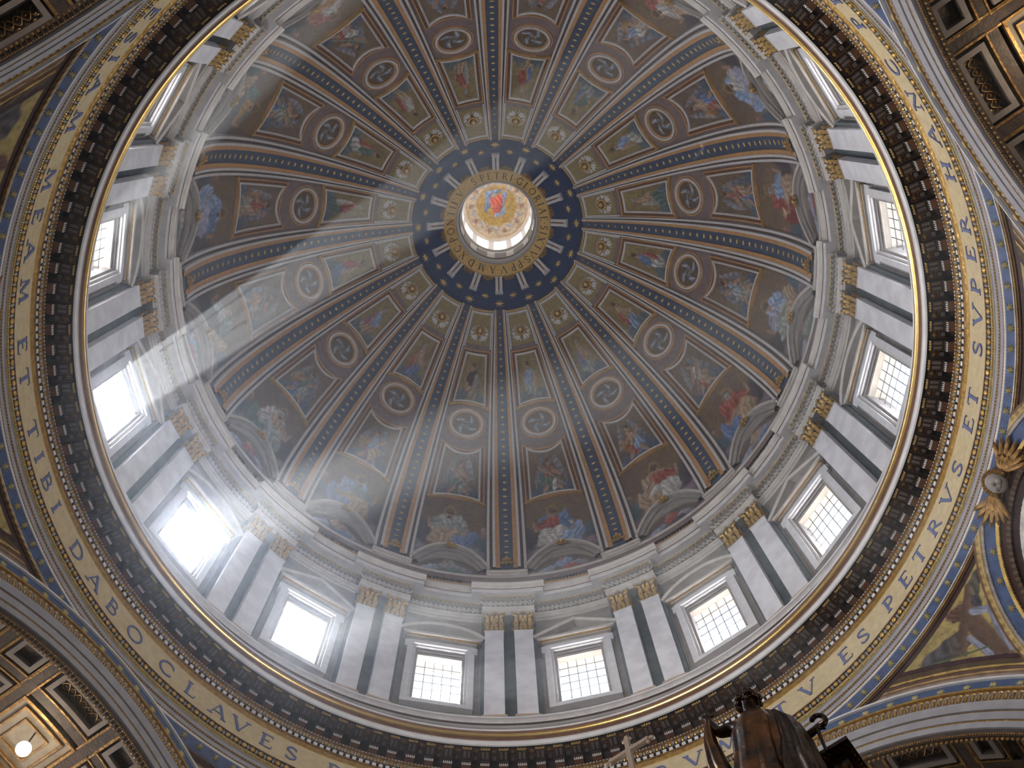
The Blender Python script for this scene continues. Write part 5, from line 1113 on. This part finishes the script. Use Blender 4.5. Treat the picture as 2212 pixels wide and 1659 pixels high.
# canopy corner: dark block whose right-angled corner is seen from below
PB = np.array([6.47, 2.07, 19.39 + ZS]); V1 = np.array([-1.03, .69, 0]); V1 /= np.linalg.norm(V1); V2 = np.array([.50, .74, 0]); V2 = V2 - V1 * (V2 @ V1); V2 /= np.linalg.norm(V2)
root = empty('canopy_corner', tuple(PB)); 
m = MB(); m.box(PB + V1 * .9 + V2 * .9 + ZZ * -.05, V1 * .9, V2 * .9, ZZ * .05); m.build('cornice_slab', 'bronze', root, PB)
m = MB(); m.box(PB + V1 * .9 + V2 * .9 + ZZ * -.16, V1 * .80, V2 * .80, ZZ * .06); m.build('stepped_slab', 'bronzegold', root, PB)
m = MB(); m.box(PB + V1 * .9 + V2 * .9 - ZZ * 1.0, V1 * .70, V2 * .70, ZZ * .78); m.build('block', 'bronze', root, PB)
m = MB(); rg = np.random.RandomState(9)
for i in range(26):
    for fa in (0, 1):
        a, b_ = rg.rand(2); c = PB + (V1 * (.25 + 1.3 * a) + V2 * .19 if fa == 0 else V1 * .19 + V2 * (.25 + 1.3 * a)) - ZZ * (.35 + 1.3 * b_); A_ = V1 if fa == 0 else V2; B_ = V2 if fa == 0 else V1
        q = rg.rand() * 3; m.ell(c, (A_ * math.cos(q) + ZZ * math.sin(q)) * .13, (A_ * -math.sin(q) + ZZ * math.cos(q)) * .05, B_ * .05, 6, 4)
m.build('leaf_relief', 'bronzegold', root, PB)
m = MB()
for i in range(14):
    for A_, B_ in ((V1, V2), (V2, V1)): m.ell(PB + A_ * (.12 + .12 * i) + B_ * .08 - ZZ * .13, A_ * .05, B_ * .05, ZZ * .05, 6, 4)
m.build('bead_edge', 'bronzegold', root, PB)
tag(root, 'dark bronze relief-covered block corner beside the angel statue, at the bottom edge', 'canopy')
# cross
PC = np.array([2.776, 5.218, 24.046 + ZS]); root = empty('cross', tuple(PC - ZZ * 1.5)); Bc = PC - ZZ * 1.5; A_ = np.array([1.01, -.68, 0]); L = np.linalg.norm(A_) / 2; A_ /= np.linalg.norm(A_); N_ = np.array([-A_[1], A_[0], 0])
m = MB(); m.box(PC - ZZ * .48, A_ * .06, N_ * .06, ZZ * 1.0); m.build('upright', 'crossm', root, Bc)
m = MB(); m.box(PC + ZZ * .02, A_ * (L - .04), N_ * .055, ZZ * .06); m.build('crossbar', 'crossm', root, Bc)
m = MB()
for c, D_ in ((PC + ZZ * .52, ZZ), (PC + A_ * (L - .03), A_), (PC - A_ * (L - .03), -A_)):
    T_ = np.cross(D_, N_); m.ell(c + D_ * .06, D_ * .09, T_ * .06, N_ * .06, 8, 5); m.ell(c - D_ * .04 + T_ * .08, D_ * .05, T_ * .07, N_ * .05, 6, 4); m.ell(c - D_ * .04 - T_ * .08, D_ * .05, T_ * .07, N_ * .05, 6, 4)
m.build('trefoil_end', 'crossm', root, Bc, smooth=True)
m = MB(); m.ell(PC - ZZ * 1.75, A_ * .3, N_ * .3, ZZ * .3, 16, 10); m.build('orb', 'crossm', root, Bc, smooth=True)
tag(root, 'pale gilt cross with flared arm ends at the bottom edge, left of the statue', 'cross')

# ================================================================== thin incense and dust haze in the drum, lit by the sun
m = MB(); rr_ = [(0, 24.0), (16.8, 24.0), (16.8, 44.0), (20.3, 45.0), (20.3, 62.0), (18.5, 66.0), (0, 66.0)]
pr = np.array(rr_); m.grid(pol(np.linspace(0, 360, 64, endpoint=False)[:, None], pr[None, :, 0], pr[None, :, 1]), cu=True)
hz, N, L_, P_ = new_mat('dust_haze'); N.remove(P_)
vs = N.new('ShaderNodeVolumeScatter'); vs.inputs['Density'].default_value = .0056; vs.inputs['Anisotropy'].default_value = .84; vs.inputs['Color'].default_value = (.93, .96, 1, 1)
L_.new(vs.outputs[0], N['Material Output'].inputs['Volume'])
o = m.build('haze', hz); o.data.flip_normals(); tag(o, 'thin bluish haze in the drum carrying the slanting shafts of sunlight', 'haze', kind='stuff')
